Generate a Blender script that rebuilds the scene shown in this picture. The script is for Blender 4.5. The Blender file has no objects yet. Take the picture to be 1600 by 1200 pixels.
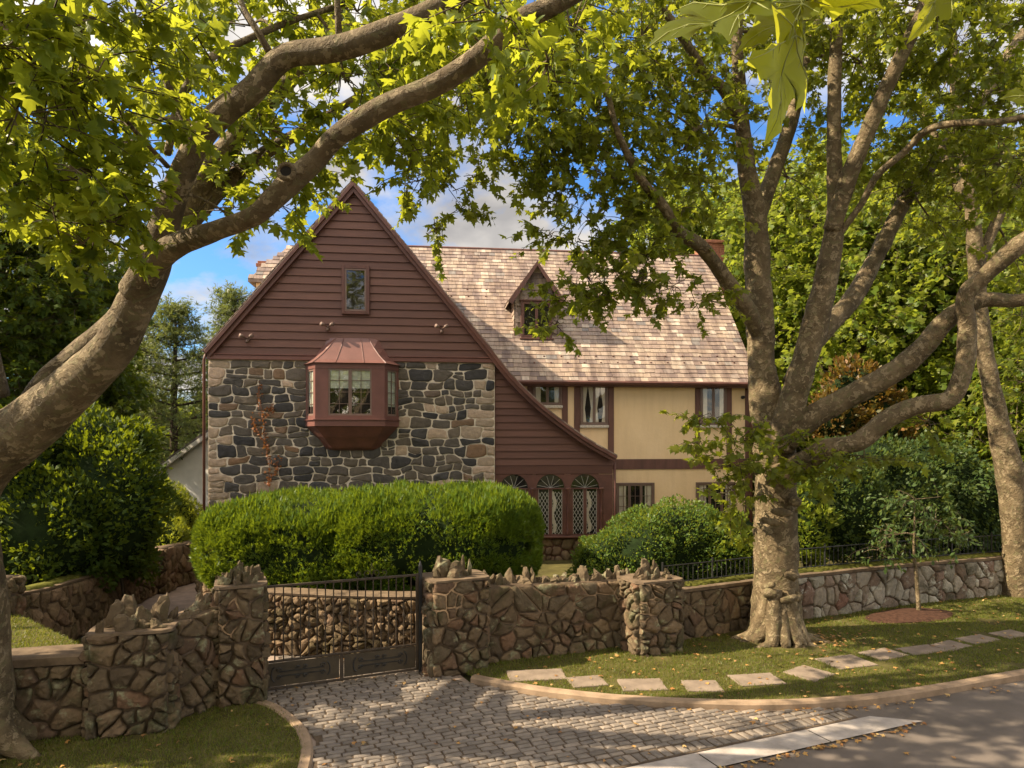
import bpy, math, random
import numpy as np
from mathutils import Vector, noise
R = math.radians
rng = np.random.default_rng(7)
random.seed(7)
sc = bpy.context.scene
C = sc.collection
# ------------------------------------------------------------------ camera, sky, sun, exposure
F = 1066.667; CH = 4.0; HZ = 690.0
cam = bpy.data.objects.new('camera', bpy.data.cameras.new('camera')); C.objects.link(cam)
cam.location = (0, 0, CH); cam.rotation_euler = (R(90), 0, 0)
cam.data.lens = 24; cam.data.sensor_width = 36; cam.data.shift_y = (HZ-600)/1600
cam.data.clip_end = 3000; cam.data.clip_start = 0.05
sc.camera = cam
SUN_EL = 41; SUN_A = 8
S = Vector((-math.cos(R(SUN_EL))*math.cos(R(SUN_A)), -math.cos(R(SUN_EL))*math.sin(R(SUN_A)), math.sin(R(SUN_EL))))
w = bpy.data.worlds.new('World'); sc.world = w; w.use_nodes = True
nt = w.node_tree; nt.nodes.clear()
out = nt.nodes.new('ShaderNodeOutputWorld'); bg = nt.nodes.new('ShaderNodeBackground')
sky = nt.nodes.new('ShaderNodeTexSky'); sky.sky_type = 'NISHITA'; sky.sun_disc = False
sky.sun_elevation = R(SUN_EL); sky.sun_rotation = math.atan2(S.x, S.y); sky.air_density = 1.3; sky.dust_density = 0.3; sky.ozone_density = 2.5
bg.inputs[1].default_value = 0.12
tc = nt.nodes.new('ShaderNodeTexCoord'); sep = nt.nodes.new('ShaderNodeSeparateXYZ')
nt.links.new(tc.outputs['Generated'], sep.inputs[0])
mz = nt.nodes.new('ShaderNodeMath'); mz.operation = 'MAXIMUM'; mz.inputs[1].default_value = 0.0
nt.links.new(sep.outputs[2], mz.inputs[0])
az = nt.nodes.new('ShaderNodeMath'); az.operation = 'ADD'; az.inputs[1].default_value = 0.35
nt.links.new(mz.outputs[0], az.inputs[0])
dv = nt.nodes.new('ShaderNodeVectorMath'); dv.operation = 'DIVIDE'
cb = nt.nodes.new('ShaderNodeCombineXYZ')
for i in range(3): nt.links.new(az.outputs[0], cb.inputs[i])
nt.links.new(tc.outputs['Generated'], dv.inputs[0]); nt.links.new(cb.outputs[0], dv.inputs[1])
mp = nt.nodes.new('ShaderNodeMapping'); mp.inputs['Location'].default_value = (2.1, 0.9, 0.0)
nt.links.new(dv.outputs[0], mp.inputs[0])
cn = nt.nodes.new('ShaderNodeTexNoise'); cn.inputs['Scale'].default_value = 2.6; cn.inputs['Detail'].default_value = 9; cn.inputs['Roughness'].default_value = 0.55
nt.links.new(mp.outputs[0], cn.inputs[0])
cr = nt.nodes.new('ShaderNodeValToRGB'); cr.color_ramp.elements[0].position = 0.42; cr.color_ramp.elements[1].position = 0.55
nt.links.new(cn.outputs[0], cr.inputs[0])
cn2 = nt.nodes.new('ShaderNodeTexNoise'); cn2.inputs['Scale'].default_value = 5.0; cn2.inputs['Detail'].default_value = 6
nt.links.new(mp.outputs[0], cn2.inputs[0])
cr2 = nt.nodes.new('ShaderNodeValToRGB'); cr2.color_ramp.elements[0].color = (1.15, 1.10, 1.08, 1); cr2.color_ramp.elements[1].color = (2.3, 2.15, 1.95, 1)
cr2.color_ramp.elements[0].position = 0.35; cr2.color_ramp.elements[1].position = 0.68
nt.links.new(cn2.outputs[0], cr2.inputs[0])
# unseen cloud overhead and behind the camera brightened and warmed as added fill light
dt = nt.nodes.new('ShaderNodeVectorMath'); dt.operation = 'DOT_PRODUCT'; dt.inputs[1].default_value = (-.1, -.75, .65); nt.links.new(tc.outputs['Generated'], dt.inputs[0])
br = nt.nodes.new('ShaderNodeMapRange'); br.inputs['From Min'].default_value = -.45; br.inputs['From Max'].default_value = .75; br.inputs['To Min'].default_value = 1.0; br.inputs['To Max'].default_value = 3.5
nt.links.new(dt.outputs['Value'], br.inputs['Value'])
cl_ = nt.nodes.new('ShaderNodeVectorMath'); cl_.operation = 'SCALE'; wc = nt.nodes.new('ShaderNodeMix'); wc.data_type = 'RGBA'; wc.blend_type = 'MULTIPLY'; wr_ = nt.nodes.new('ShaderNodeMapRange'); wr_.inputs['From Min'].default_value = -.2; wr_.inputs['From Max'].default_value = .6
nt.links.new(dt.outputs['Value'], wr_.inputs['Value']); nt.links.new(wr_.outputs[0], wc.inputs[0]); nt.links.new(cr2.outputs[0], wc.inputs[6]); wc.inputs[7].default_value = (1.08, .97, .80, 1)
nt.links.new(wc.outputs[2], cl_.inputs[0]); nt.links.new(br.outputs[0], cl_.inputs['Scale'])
mx = nt.nodes.new('ShaderNodeMix'); mx.data_type = 'RGBA'
tn = nt.nodes.new('ShaderNodeMix'); tn.data_type = 'RGBA'; tn.blend_type = 'MULTIPLY'; tn.inputs[0].default_value = 1; tn.inputs[7].default_value = (.22, .36, .54, 1); nt.links.new(sky.outputs[0], tn.inputs[6])
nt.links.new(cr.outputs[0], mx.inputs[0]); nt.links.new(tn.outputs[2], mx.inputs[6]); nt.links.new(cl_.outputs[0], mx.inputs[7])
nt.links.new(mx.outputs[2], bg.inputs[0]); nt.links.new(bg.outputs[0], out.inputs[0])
sl = bpy.data.lights.new('sun', 'SUN'); sl.energy = 3.6; sl.angle = R(0.5); sl.color = (1.0, 0.83, 0.60)
so = bpy.data.objects.new('sun', sl); C.objects.link(so); so.rotation_euler = S.to_track_quat('Z', 'Y').to_euler()
sc.view_settings.view_transform = 'Standard'; sc.view_settings.look = 'None'; sc.view_settings.gamma = 1
sc.view_settings.exposure = 1.8
sc.cycles.max_bounces = 8; sc.cycles.transparent_max_bounces = 6

# ------------------------------------------------------------------ helpers
def at(px, py, Y): return Vector(((px-800)/F*Y, Y, CH-(py-HZ)/F*Y))
def gp(px, py, z=0.0):
    D = (CH-z)*F/(py-HZ); return Vector(((px-800)/F*D, D, z))
def tag(o, label=None, cat=None, group=None, kind=None):
    if label: o['label'] = label
    if cat: o['category'] = cat
    if group: o['group'] = group
    if kind: o['kind'] = kind
    return o
def empty(name, loc=(0, 0, 0), rz=0, label=None, cat=None, group=None):
    o = bpy.data.objects.new(name, None); C.objects.link(o); o.location = loc; o.rotation_euler = (0, 0, rz)
    o.empty_display_size = 0.2
    return tag(o, label, cat, group)
def link(name, me, mats, parent=None):
    o = bpy.data.objects.new(name, me); C.objects.link(o)
    for m in (mats if isinstance(mats, (list, tuple)) else [mats]): me.materials.append(m)
    if parent: o.parent = parent
    return o
class MB:
    def __init__(s): s.v = []; s.f = []; s.m = []
    def add(s, vs, fs, mi=0):
        b = len(s.v); s.v += [tuple(v) for v in vs]; s.f += [tuple(i+b for i in f) for f in fs]; s.m += [mi]*len(fs)
    def box(s, a, b, mi=0):
        x0, y0, z0 = a; x1, y1, z1 = b
        s.add([(x0,y0,z0),(x1,y0,z0),(x1,y1,z0),(x0,y1,z0),(x0,y0,z1),(x1,y0,z1),(x1,y1,z1),(x0,y1,z1)],
              [(0,3,2,1),(4,5,6,7),(0,1,5,4),(1,2,6,5),(2,3,7,6),(3,0,4,7)], mi)
    def bevbox(s, a, b, r=0.01, mi=0):   # box with chamfered edges
        x0, y0, z0 = a; x1, y1, z1 = b; vs = []
        for z, k in ((z0, r), (z0+r, 0), (z1-r, 0), (z1, r)):
            for (x, y, sx, sy) in ((x0, y0, 1, 1), (x1, y0, -1, 1), (x1, y1, -1, -1), (x0, y1, 1, -1)):
                if k: vs.append((x+sx*r, y+sy*r, z)); vs.append((x+sx*r, y+sy*r, z))
                else:
                    if (sx, sy) in ((1, 1), (-1, -1)): vs += [(x, y+sy*r, z), (x+sx*r, y, z)]
                    else: vs += [(x+sx*r, y, z), (x, y+sy*r, z)]
        fs = [(0, 6, 4, 2), (24, 26, 28, 30)]
        for l in range(3):
            for i in range(8): fs.append((l*8+i, l*8+(i+1) % 8, l*8+8+(i+1) % 8, l*8+8+i))
        s.add(vs, fs, mi)
    def prism(s, poly, f0, f1, mi=0):    # poly 2D points, f0/f1 map to 3D
        n = len(poly); s.add([f0(p) for p in poly]+[f1(p) for p in poly],
            [tuple(range(n))[::-1], tuple(range(n, 2*n))]+[(i, (i+1) % n, n+(i+1) % n, n+i) for i in range(n)], mi)
    def tube(s, pts, rad, seg=8, mi=0, amp=0.0, freq=2.0, closed=True):
        pts = [Vector(p) for p in pts]; n = len(pts)
        if not hasattr(rad, '__len__'): rad = [rad]*n
        up = Vector((0.13, 0.31, 0.94)); vs = []; x = None
        for i in range(n):
            t = (pts[min(i+1, n-1)]-pts[max(i-1, 0)]).normalized()
            if x is None: x = t.cross(up if abs(t.dot(up)) < .95 else Vector((1, 0, 0))).normalized()
            else: x = (x-t*x.dot(t)).normalized()
            y = t.cross(x)
            for k in range(seg):
                a = 2*math.pi*k/seg; d = x*math.cos(a)+y*math.sin(a); r = rad[i]
                if amp: r *= 1+amp*noise.noise((pts[i]+d*rad[i])*freq)+.4*amp*noise.noise((pts[i]+d*rad[i])*freq*3.1)
                vs.append(pts[i]+d*r)
        fs = [(i*seg+k, i*seg+(k+1) % seg, (i+1)*seg+(k+1) % seg, (i+1)*seg+k) for i in range(n-1) for k in range(seg)]
        if closed: fs += [tuple(range(seg))[::-1], tuple((n-1)*seg+k for k in range(seg))]
        s.add(vs, fs, mi)
    def mesh(s, name, smooth=False):
        me = bpy.data.meshes.new(name); me.from_pydata(s.v, [], s.f)
        if any(s.m): me.polygons.foreach_set('material_index', s.m)
        if smooth: me.polygons.foreach_set('use_smooth', [True]*len(me.polygons))
        me.validate(); me.update(); return me
    def build(s, name, mats, parent=None, smooth=False): return link(name, s.mesh(name, smooth), mats, parent)
def npmesh(name, V, T, midx=None):
    me = bpy.data.meshes.new(name); V = np.asarray(V, np.float32); T = np.asarray(T, np.int32); k = T.shape[1]
    me.vertices.add(len(V)); me.vertices.foreach_set('co', V.ravel())
    me.loops.add(T.size); me.loops.foreach_set('vertex_index', T.ravel())
    me.polygons.add(len(T)); me.polygons.foreach_set('loop_start', np.arange(0, T.size, k, dtype=np.int32))
    me.polygons.foreach_set('loop_total', np.full(len(T), k, np.int32))
    if midx is not None: me.polygons.foreach_set('material_index', np.asarray(midx, np.int32))
    me.update(calc_edges=True); return me
def catmull(P, R_, n=6):
    out = []; rr = []; m = len(P)
    for i in range(m-1):
        p0 = P[max(i-1, 0)]; p1 = P[i]; p2 = P[i+1]; p3 = P[min(i+2, m-1)]
        for k in range(n):
            t = k/n
            out.append(.5*((2*p1)+(-p0+p2)*t+(2*p0-5*p1+4*p2-p3)*t*t+(-p0+3*p1-3*p2+p3)*t*t*t)); rr.append(R_[i]*(1-t)+R_[i+1]*t)
    out.append(P[-1]); rr.append(R_[-1]); return out, rr

# ------------------------------------------------------------------ materials
def mat(name):
    m = bpy.data.materials.new(name); m.use_nodes = True; nt = m.node_tree
    return m, nt, nt.nodes['Principled BSDF']
def N(nt, t, **k):
    n = nt.nodes.new('ShaderNode'+t)
    for a, b in k.items():
        if a in n.inputs: n.inputs[a].default_value = b
        else: setattr(n, a, b)
    return n
def ramp(nt, src, stops, interp='LINEAR'):
    r = nt.nodes.new('ShaderNodeValToRGB'); e = r.color_ramp.elements; r.color_ramp.interpolation = interp
    while len(e) < len(stops): e.new(0.5)
    for i, (p, c) in enumerate(stops): e[i].position = p; e[i].color = (*c, 1)
    nt.links.new(src, r.inputs[0]); return r.outputs[0]
def mixc(nt, fac, a, b, mode='MIX'):
    m = nt.nodes.new('ShaderNodeMix'); m.data_type = 'RGBA'; m.blend_type = mode
    if isinstance(fac, float): m.inputs[0].default_value = fac
    else: nt.links.new(fac, m.inputs[0])
    for i, x in ((6, a), (7, b)):
        if isinstance(x, tuple): m.inputs[i].default_value = (*x, 1)
        else: nt.links.new(x, m.inputs[i])
    return m.outputs[2]
def bump(nt, bs, h, strength=.4, dist=.02):
    b = nt.nodes.new('ShaderNodeBump'); b.inputs['Strength'].default_value = strength; b.inputs['Distance'].default_value = dist
    nt.links.new(h, b.inputs['Height']); nt.links.new(b.outputs[0], bs.inputs['Normal'])
def coords(nt, scale=(1, 1, 1), which='Object'):
    t = nt.nodes.new('ShaderNodeTexCoord'); m = nt.nodes.new('ShaderNodeMapping'); m.inputs['Scale'].default_value = scale
    nt.links.new(t.outputs[which], m.inputs[0]); return m.outputs[0]
def noise_t(nt, co, scale, detail=6, rough=.6):
    n = N(nt, 'TexNoise', Scale=scale, Detail=detail, Roughness=rough); nt.links.new(co, n.inputs[0]); return n.outputs[0]
def island(nt): return nt.nodes.new('ShaderNodeNewGeometry').outputs['Random Per Island']
def simple(name, col, rough=.7, var=.25, scale=3, bstr=.15, bscale=40, stretch=(1, 1, 1), metal=0):
    m, nt, b = mat(name); co = coords(nt, stretch)
    c = ramp(nt, noise_t(nt, co, scale), [(.3, tuple(x*(1-var) for x in col)), (.7, tuple(min(1, x*(1+var)) for x in col))])
    nt.links.new(c, b.inputs['Base Color']); b.inputs['Roughness'].default_value = rough; b.inputs['Metallic'].default_value = metal
    if rough > .7: b.inputs['Specular IOR Level'].default_value = .12
    if bstr: bump(nt, b, noise_t(nt, co, bscale), bstr, .01)
    return m
def leafmat(name, cols, trans, tfac=.45, rough=.45):
    m, nt, b = mat(name); isl = island(nt); n = len(cols)
    c = ramp(nt, isl, [(i/(n-1), x) for i, x in enumerate(cols)])
    nt.links.new(c, b.inputs['Base Color']); b.inputs['Roughness'].default_value = rough; b.inputs['Specular IOR Level'].default_value = .25
    t = nt.nodes.new('ShaderNodeBsdfTranslucent'); tcx = mixc(nt, isl, trans, tuple(x*.6 for x in trans)); nt.links.new(tcx, t.inputs[0])
    mx = nt.nodes.new('ShaderNodeMixShader'); mx.inputs[0].default_value = tfac
    nt.links.new(b.outputs[0], mx.inputs[1]); nt.links.new(t.outputs[0], mx.inputs[2])
    nt.links.new(mx.outputs[0], nt.nodes['Material Output'].inputs[0]); return m
def stonemat(name, stops, bstr=.6, lichen=None, rough=.85, moss=None, scl=9):
    m, nt, b = mat(name); co = coords(nt); c = ramp(nt, island(nt), stops)
    n1 = noise_t(nt, co, scl, 8, .65)
    c = mixc(nt, .55, c, ramp(nt, n1, [(.25, (.35, .33, .3)), (.75, (1.25, 1.2, 1.1))]), 'MULTIPLY')
    if lichen:
        l = ramp(nt, noise_t(nt, co, 3.1, 8, .7), [(.56, (0, 0, 0)), (.64, (1, 1, 1))]); c = mixc(nt, l, c, lichen)
    if moss:
        l = ramp(nt, noise_t(nt, coords(nt, (1, 1, 1)), 1.7, 7, .7), [(.50, (0, 0, 0)), (.66, (.9, .9, .9))]); c = mixc(nt, l, c, moss)
    nt.links.new(c, b.inputs['Base Color']); b.inputs['Roughness'].default_value = rough; b.inputs['Specular IOR Level'].default_value = .25
    bump(nt, b, noise_t(nt, co, scl*2, 10, .7), bstr, .03); return m
M = {}
m, nt_, b = mat('brown_siding'); M['siding'] = m
c = ramp(nt_, island(nt_), [(0, (.095, .038, .026)), (.5, (.116, .049, .033)), (1, (.135, .059, .040))])
c = mixc(nt_, .6, c, ramp(nt_, noise_t(nt_, coords(nt_, (.5, 1, 5)), 2.2, 8, .65), [(.3, (.72, .72, .72)), (.7, (1.25, 1.22, 1.2))]), 'MULTIPLY')
nt_.links.new(c, b.inputs['Base Color']); b.inputs['Roughness'].default_value = .62; bump(nt_, b, noise_t(nt_, coords(nt_, (.1, 1, 1)), 40, 5), .25, .008)
M['trim'] = simple('brown_trim', (.11, .043, .031), .5, .25, 3, .1, 30)
M['bay'] = simple('rosy_brown_paint', (.15, .061, .048), .5, .12, 3, .1, 20)
M['copper'] = simple('painted_metal_roof', (.15, .068, .055), .42, .15, 2, .05, 8)
M['timber'] = simple('dark_timber', (.125, .056, .042), .65, .25, 6, .3, 30, (1, 1, .2))
M['window_frame'] = simple('taupe_frame', (.17, .11, .085), .5, .1, 5, .05)
m, nt_, b = mat('yellow_stucco'); M['stucco'] = m
c = ramp(nt_, noise_t(nt_, coords(nt_), .8, 8, .65), [(.3, (.80, .59, .35)), (.7, (.88, .67, .42))])
c = mixc(nt_, .35, c, ramp(nt_, noise_t(nt_, coords(nt_, (3, 3, .35)), 1.6, 8, .7), [(.42, (1, 1, 1)), (.75, (.72, .68, .6))]), 'MULTIPLY')
nt_.links.new(c, b.inputs['Base Color']); b.inputs['Roughness'].default_value = .9; b.inputs['Specular IOR Level'].default_value = .1; bump(nt_, b, noise_t(nt_, coords(nt_), 9, 8, .7), .45, .02)
M['white'] = simple('white_paint', (.72, .69, .64), .6, .08, 2, .05)
M['sillstone'] = simple('pale_sill_stone', (.55, .50, .43), .8, .25, 20, .6, 30)
M['black'] = simple('black_metal', (.02, .02, .02), .5, .2, 8, .1)
M['iron'] = simple('rusty_iron', (.040, .026, .014), .6, .45, 9, .3, 50)
M['ironpanel'] = simple('olive_iron_panel', (.045, .032, .016), .6, .35, 4, .2, 40)
M['lead'] = simple('lead_came', (.42, .40, .36), .45, .1, 9, 0)
M['curtain'] = simple('curtain_cloth', (.55, .50, .40), .9, .2, 12, .4, 20, (6, 1, .6))
M['blind'] = simple('green_grey_blind', (.42, .45, .36), .9, .12, 6, .4, 8, (1, 1, 4))
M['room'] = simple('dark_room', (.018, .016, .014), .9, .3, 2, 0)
M['brick'] = simple('red_brick', (.30, .13, .08), .85, .3, 12, .4, 30)
M['moss'] = simple('moss', (.10, .10, .018), .95, .5, 9, .9, 40)
M['coping'] = simple('coping_slab', (.135, .098, .064), .85, .35, 6, .6, 25)
M['mortar'] = simple('brown_mortar', (.115, .082, .054), .95, .45, 5, .9, 25)
M['housemortar'] = simple('cream_mortar', (.62, .54, .43), .9, .2, 6, .5, 40)
m, nt_, b = mat('glass'); M['glass'] = m
tr = nt_.nodes.new('ShaderNodeBsdfTransparent'); gl = nt_.nodes.new('ShaderNodeBsdfGlossy'); gl.inputs['Roughness'].default_value = .02
mxs = nt_.nodes.new('ShaderNodeMixShader'); mxs.inputs[0].default_value = .09
wn = noise_t(nt_, coords(nt_), 1.8, 2); bp = nt_.nodes.new('ShaderNodeBump'); bp.inputs['Strength'].default_value = .12; bp.inputs['Distance'].default_value = .03
nt_.links.new(wn, bp.inputs['Height']); nt_.links.new(bp.outputs[0], gl.inputs['Normal'])
nt_.links.new(tr.outputs[0], mxs.inputs[1]); nt_.links.new(gl.outputs[0], mxs.inputs[2]); nt_.links.new(mxs.outputs[0], nt_.nodes['Material Output'].inputs[0])
M['housestone'] = stonemat('house_stone', [(0, (.05, .050, .054)), (.25, (.105, .096, .086)), (.45, (.15, .124, .094)), (.62, (.075, .074, .076)), (.82, (.175, .144, .11)), (.94, (.12, .108, .096)), (1, (.24, .15, .09))], .9, scl=7)
M['quoin'] = stonemat('quoin_stone', [(0, (.36, .29, .22)), (.5, (.44, .34, .25)), (1, (.50, .38, .29))], .9)
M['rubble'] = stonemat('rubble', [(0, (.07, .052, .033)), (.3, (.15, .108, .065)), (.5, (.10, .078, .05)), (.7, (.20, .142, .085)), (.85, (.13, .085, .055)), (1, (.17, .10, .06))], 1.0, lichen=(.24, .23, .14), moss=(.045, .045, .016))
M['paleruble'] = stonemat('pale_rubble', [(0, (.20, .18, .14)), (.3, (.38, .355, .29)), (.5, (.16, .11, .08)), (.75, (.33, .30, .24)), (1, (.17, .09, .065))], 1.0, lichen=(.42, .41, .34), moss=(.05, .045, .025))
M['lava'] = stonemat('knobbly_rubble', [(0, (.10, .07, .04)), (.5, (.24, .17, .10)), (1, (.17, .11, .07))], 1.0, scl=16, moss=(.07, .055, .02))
m, nt_, b = mat('slate'); M['slate'] = m
c = ramp(nt_, island(nt_), [(0, (.17, .13, .115)), (.15, (.25, .19, .155)), (.35, (.35, .275, .205)), (.52, (.28, .215, .175)), (.70, (.42, .35, .265)), (.84, (.22, .17, .15)), (.93, (.55, .48, .38)), (1, (.17, .165, .16))])
co = coords(nt_); st = ramp(nt_, noise_t(nt_, coords(nt_, (2.2, .35, .35)), 1.6, 9, .7), [(.36, (.38, .32, .32)), (.50, (.78, .73, .73)), (.62, (1.1, 1.06, 1.03)), (.7, (1.45, 1.42, 1.36))])
c = mixc(nt_, .85, c, st, 'MULTIPLY'); nt_.links.new(c, b.inputs['Base Color']); b.inputs['Roughness'].default_value = .6
bump(nt_, b, noise_t(nt_, co, 25), .5, .015)
# plane tree bark: olive brown with flaking pale patches
m, nt_, b = mat('plane_bark'); M['bark'] = m
co = coords(nt_); vor = N(nt_, 'TexVoronoi', Scale=5.5); dn = noise_t(nt_, co, 3.0, 5)
vm = nt_.nodes.new('ShaderNodeVectorMath'); vm.operation = 'MULTIPLY_ADD'; nt_.links.new(dn, vm.inputs[0]); vm.inputs[1].default_value = (.9, .9, .9); nt_.links.new(co, vm.inputs[2])
nt_.links.new(vm.outputs[0], vor.inputs[0])
base = ramp(nt_, noise_t(nt_, co, 2.0, 9, .7), [(.34, (.062, .046, .025)), (.5, (.125, .093, .051)), (.66, (.195, .147, .084))])
vor.inputs['Scale'].default_value = 13.0
sepc = nt_.nodes.new('ShaderNodeSeparateColor'); nt_.links.new(vor.outputs['Color'], sepc.inputs[0])
c = mixc(nt_, ramp(nt_, sepc.outputs[0], [(.76, (0, 0, 0)), (.785, (.6, .6, .6))], 'LINEAR'), base, (.31, .245, .15))
c = mixc(nt_, ramp(nt_, sepc.outputs[1], [(.82, (0, 0, 0)), (.845, (.45, .45, .45))]), c, (.10, .066, .036))
c = mixc(nt_, ramp(nt_, sepc.outputs[2], [(.84, (0, 0, 0)), (.87, (.5, .5, .5))]), c, (.13, .12, .055))
nt_.links.new(c, b.inputs['Base Color']); b.inputs['Roughness'].default_value = .75
b.inputs['Specular IOR Level'].default_value = .2; hh = nt_.nodes.new('ShaderNodeMath'); hh.operation = 'MULTIPLY_ADD'; nt_.links.new(vor.outputs['Distance'], hh.inputs[0]); hh.inputs[1].default_value = .5; nt_.links.new(noise_t(nt_, co, 12, 10, .75), hh.inputs[2]); bump(nt_, b, hh.outputs[0], .9, .04)
M['darkbark'] = simple('dark_bark', (.055, .042, .03), .9, .4, 6, .8, 12, (1, 1, .25))
M['deadbark'] = simple('reddish_dead_bark', (.17, .085, .055), .9, .4, 6, .9, 12, (1, 1, .4))
M['twig'] = simple('twig_bark', (.06, .045, .03), .8, .2, 6, 0)
M['leaf_left'] = leafmat('plane_leaf_sunny', [(.05, .095, .008), (.085, .14, .012), (.14, .18, .015), (.07, .12, .012)], (.58, .62, .04), .5)
M['leaf_mid'] = leafmat('plane_leaf', [(.055, .088, .014), (.095, .128, .018), (.07, .105, .015), (.145, .155, .022), (.10, .115, .018)], (.50, .54, .035), .50)
M['leaf_bg'] = leafmat('background_leaf', [(.05, .095, .012), (.10, .15, .016), (.17, .19, .018), (.08, .125, .014), (.14, .15, .02)], (.43, .50, .045), .45)
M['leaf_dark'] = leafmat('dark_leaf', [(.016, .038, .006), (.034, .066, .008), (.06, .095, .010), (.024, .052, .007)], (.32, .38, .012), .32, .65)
M['leaf_yellow'] = leafmat('yellow_green_leaf', [(.09, .14, .015), (.15, .20, .02), (.12, .15, .02)], (.55, .58, .04), .45)
M['leaf_pine'] = leafmat('pine_needles', [(.07, .11, .035), (.10, .14, .045), (.15, .165, .05)], (.3, .34, .07), .35)
M['leaf_yew'] = leafmat('yew_sprigs', [(.028, .062, .006), (.055, .105, .010), (.11, .165, .014), (.04, .08, .008)], (.38, .48, .02), .26)
M['leaf_shrub'] = leafmat('shrub_leaf', [(.04, .085, .015), (.07, .13, .02), (.11, .17, .03)], (.40, .45, .04), .35, .45)
M['leaf_rhodo'] = leafmat('evergreen_shrub_leaf', [(.03, .06, .018), (.05, .09, .02), (.08, .11, .03)], (.25, .30, .04), .3, .5)
M['leaf_copper'] = leafmat('copper_leaf', [(.08, .035, .012), (.12, .08, .02), (.07, .08, .02), (.20, .09, .02), (.09, .09, .02)], (.40, .25, .03), .3, .45)
M['leaf_vine'] = leafmat('rusty_vine_leaf', [(.18, .06, .02), (.26, .10, .03), (.12, .05, .02)], (.5, .2, .03), .2)
M['leaf_fallen'] = leafmat('fallen_leaf', [(.30, .14, .04), (.45, .26, .08), (.22, .10, .04), (.55, .40, .16)], (.4, .2, .03), .15)
M['grassblade'] = leafmat('grass_blade', [(.06, .10, .012), (.10, .14, .016), (.19, .16, .05), (.075, .11, .012), (.09, .12, .015)], (.35, .36, .03), .35)
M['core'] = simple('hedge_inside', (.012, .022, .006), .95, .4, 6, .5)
M['lawn'] = simple('lawn_soil', (.075, .066, .022), .95, .45, 2.2, .6, 30)
M['earth'] = simple('forest_floor', (.055, .055, .02), .95, .45, 1.5, .5, 20)
M['mulch'] = simple('mulch', (.055, .028, .018), .95, .5, 14, .9, 40)
M['gravel'] = simple('drive_surface', (.28, .22, .18), .9, .2, 4, .4, 60)
M['joint'] = simple('cobble_joint', (.09, .066, .045), .95, .4, 10, .5, 40)
M['kerb'] = simple('kerb_stone', (.27, .195, .13), .85, .3, 3, .5, 60)
M['concrete'] = simple('pale_concrete', (.33, .295, .265), .85, .3, 3, .3, 60)
M['flag'] = simple('flagstone', (.20, .158, .12), .85, .28, 3, .4, 30)
m, nt_, b = mat('asphalt'); M['asphalt'] = m
co = coords(nt_); c = mixc(nt_, .6, ramp(nt_, noise_t(nt_, co, 1.1, 6), [(.3, (.075, .061, .050)), (.7, (.145, .118, .097))]), ramp(nt_, noise_t(nt_, co, 160, 3), [(.3, (.4, .4, .4)), (.7, (1.5, 1.5, 1.5))]), 'MULTIPLY')
nt_.links.new(c, b.inputs['Base Color']); b.inputs['Roughness'].default_value = .85; bump(nt_, b, noise_t(nt_, co, 200, 3), .5, .008)
M['cobble'] = stonemat('granite_cobble', [(0, (.13, .111, .095)), (.4, (.215, .186, .16)), (.7, (.17, .149, .13)), (.9, (.25, .214, .18)), (1, (.29, .245, .205))], .5, scl=8, rough=.6)

# ------------------------------------------------------------------ leaf templates and scattering
def half(outl):
    return outl + [(-x, y) for (x, y) in reversed(outl[1:-1])]
MAPLE = half([(0, 0), (.36, -.10), (.25, .16), (.60, .40), (.22, .50), (0, 1.08)])
MAPLE_M = half([(0, 0), (.16, -.10), (.42, -.10), (.33, .07), (.29, .20), (.48, .27), (.66, .50), (.44, .48), (.24, .52), (.26, .74), (.10, .84), (0, 1.12)])
OVAL = [(0, 0), (.28, .45), (0, 1), (-.28, .45)]
CLUST = half([(0, 0), (.5, .1), (.2, .4), (.45, .75), (0, 1.0)])
def fan(tpl, center):
    n = len(tpl); P = [center]+list(tpl); return np.array(P, float), np.array([(0, i+1, (i+1) % n+1) for i in range(n)])
TPL = {'maple': fan(MAPLE, (0, .32)), 'maplem': fan(MAPLE_M, (0, .32)), 'clust': fan(CLUST, (0, .45)),
       'oval': (np.array(OVAL, float), np.array([(0, 1, 2), (0, 2, 3)])),
       'needle': (np.array([(-.12, 0), (.12, 0), (0, 1)], float), np.array([(0, 1, 2)])),
       'sprig': (np.array([(0, 0), (.10, .5), (0, 1.0), (-.10, .5), (.45, .55), (.08, .28), (-.45, .6), (-.08, .3)], float), np.array([(0, 1, 2), (0, 2, 3), (0, 4, 5), (0, 7, 6)]))}
def unit(a): return a/np.maximum(np.linalg.norm(a, axis=1, keepdims=True), 1e-9)
def leaves(P, T, Nn, size, tpl, curl=.25):
    V2, F2 = TPL[tpl]; T = unit(T); X = unit(np.cross(T, Nn)); Nn = np.cross(X, T)
    s = size[:, None, None]; x = V2[None, :, 0, None]; y = V2[None, :, 1, None]
    cu = (rng.normal(1, .6, len(P))*curl)[:, None, None]
    z = -cu*(x*x*1.3+.35*y*y)
    V = P[:, None, :]+s*(x*X[:, None, :]+y*T[:, None, :]+z*Nn[:, None, :])
    k = len(V2); Fc = F2[None]+(np.arange(len(P))*k)[:, None, None]
    return V.reshape(-1, 3), Fc.reshape(-1, 3)
def rdir(n, up=0.0, spread=1.0):
    d = rng.normal(size=(n, 3))*spread; d[:, 2] += up; return unit(d)
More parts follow.
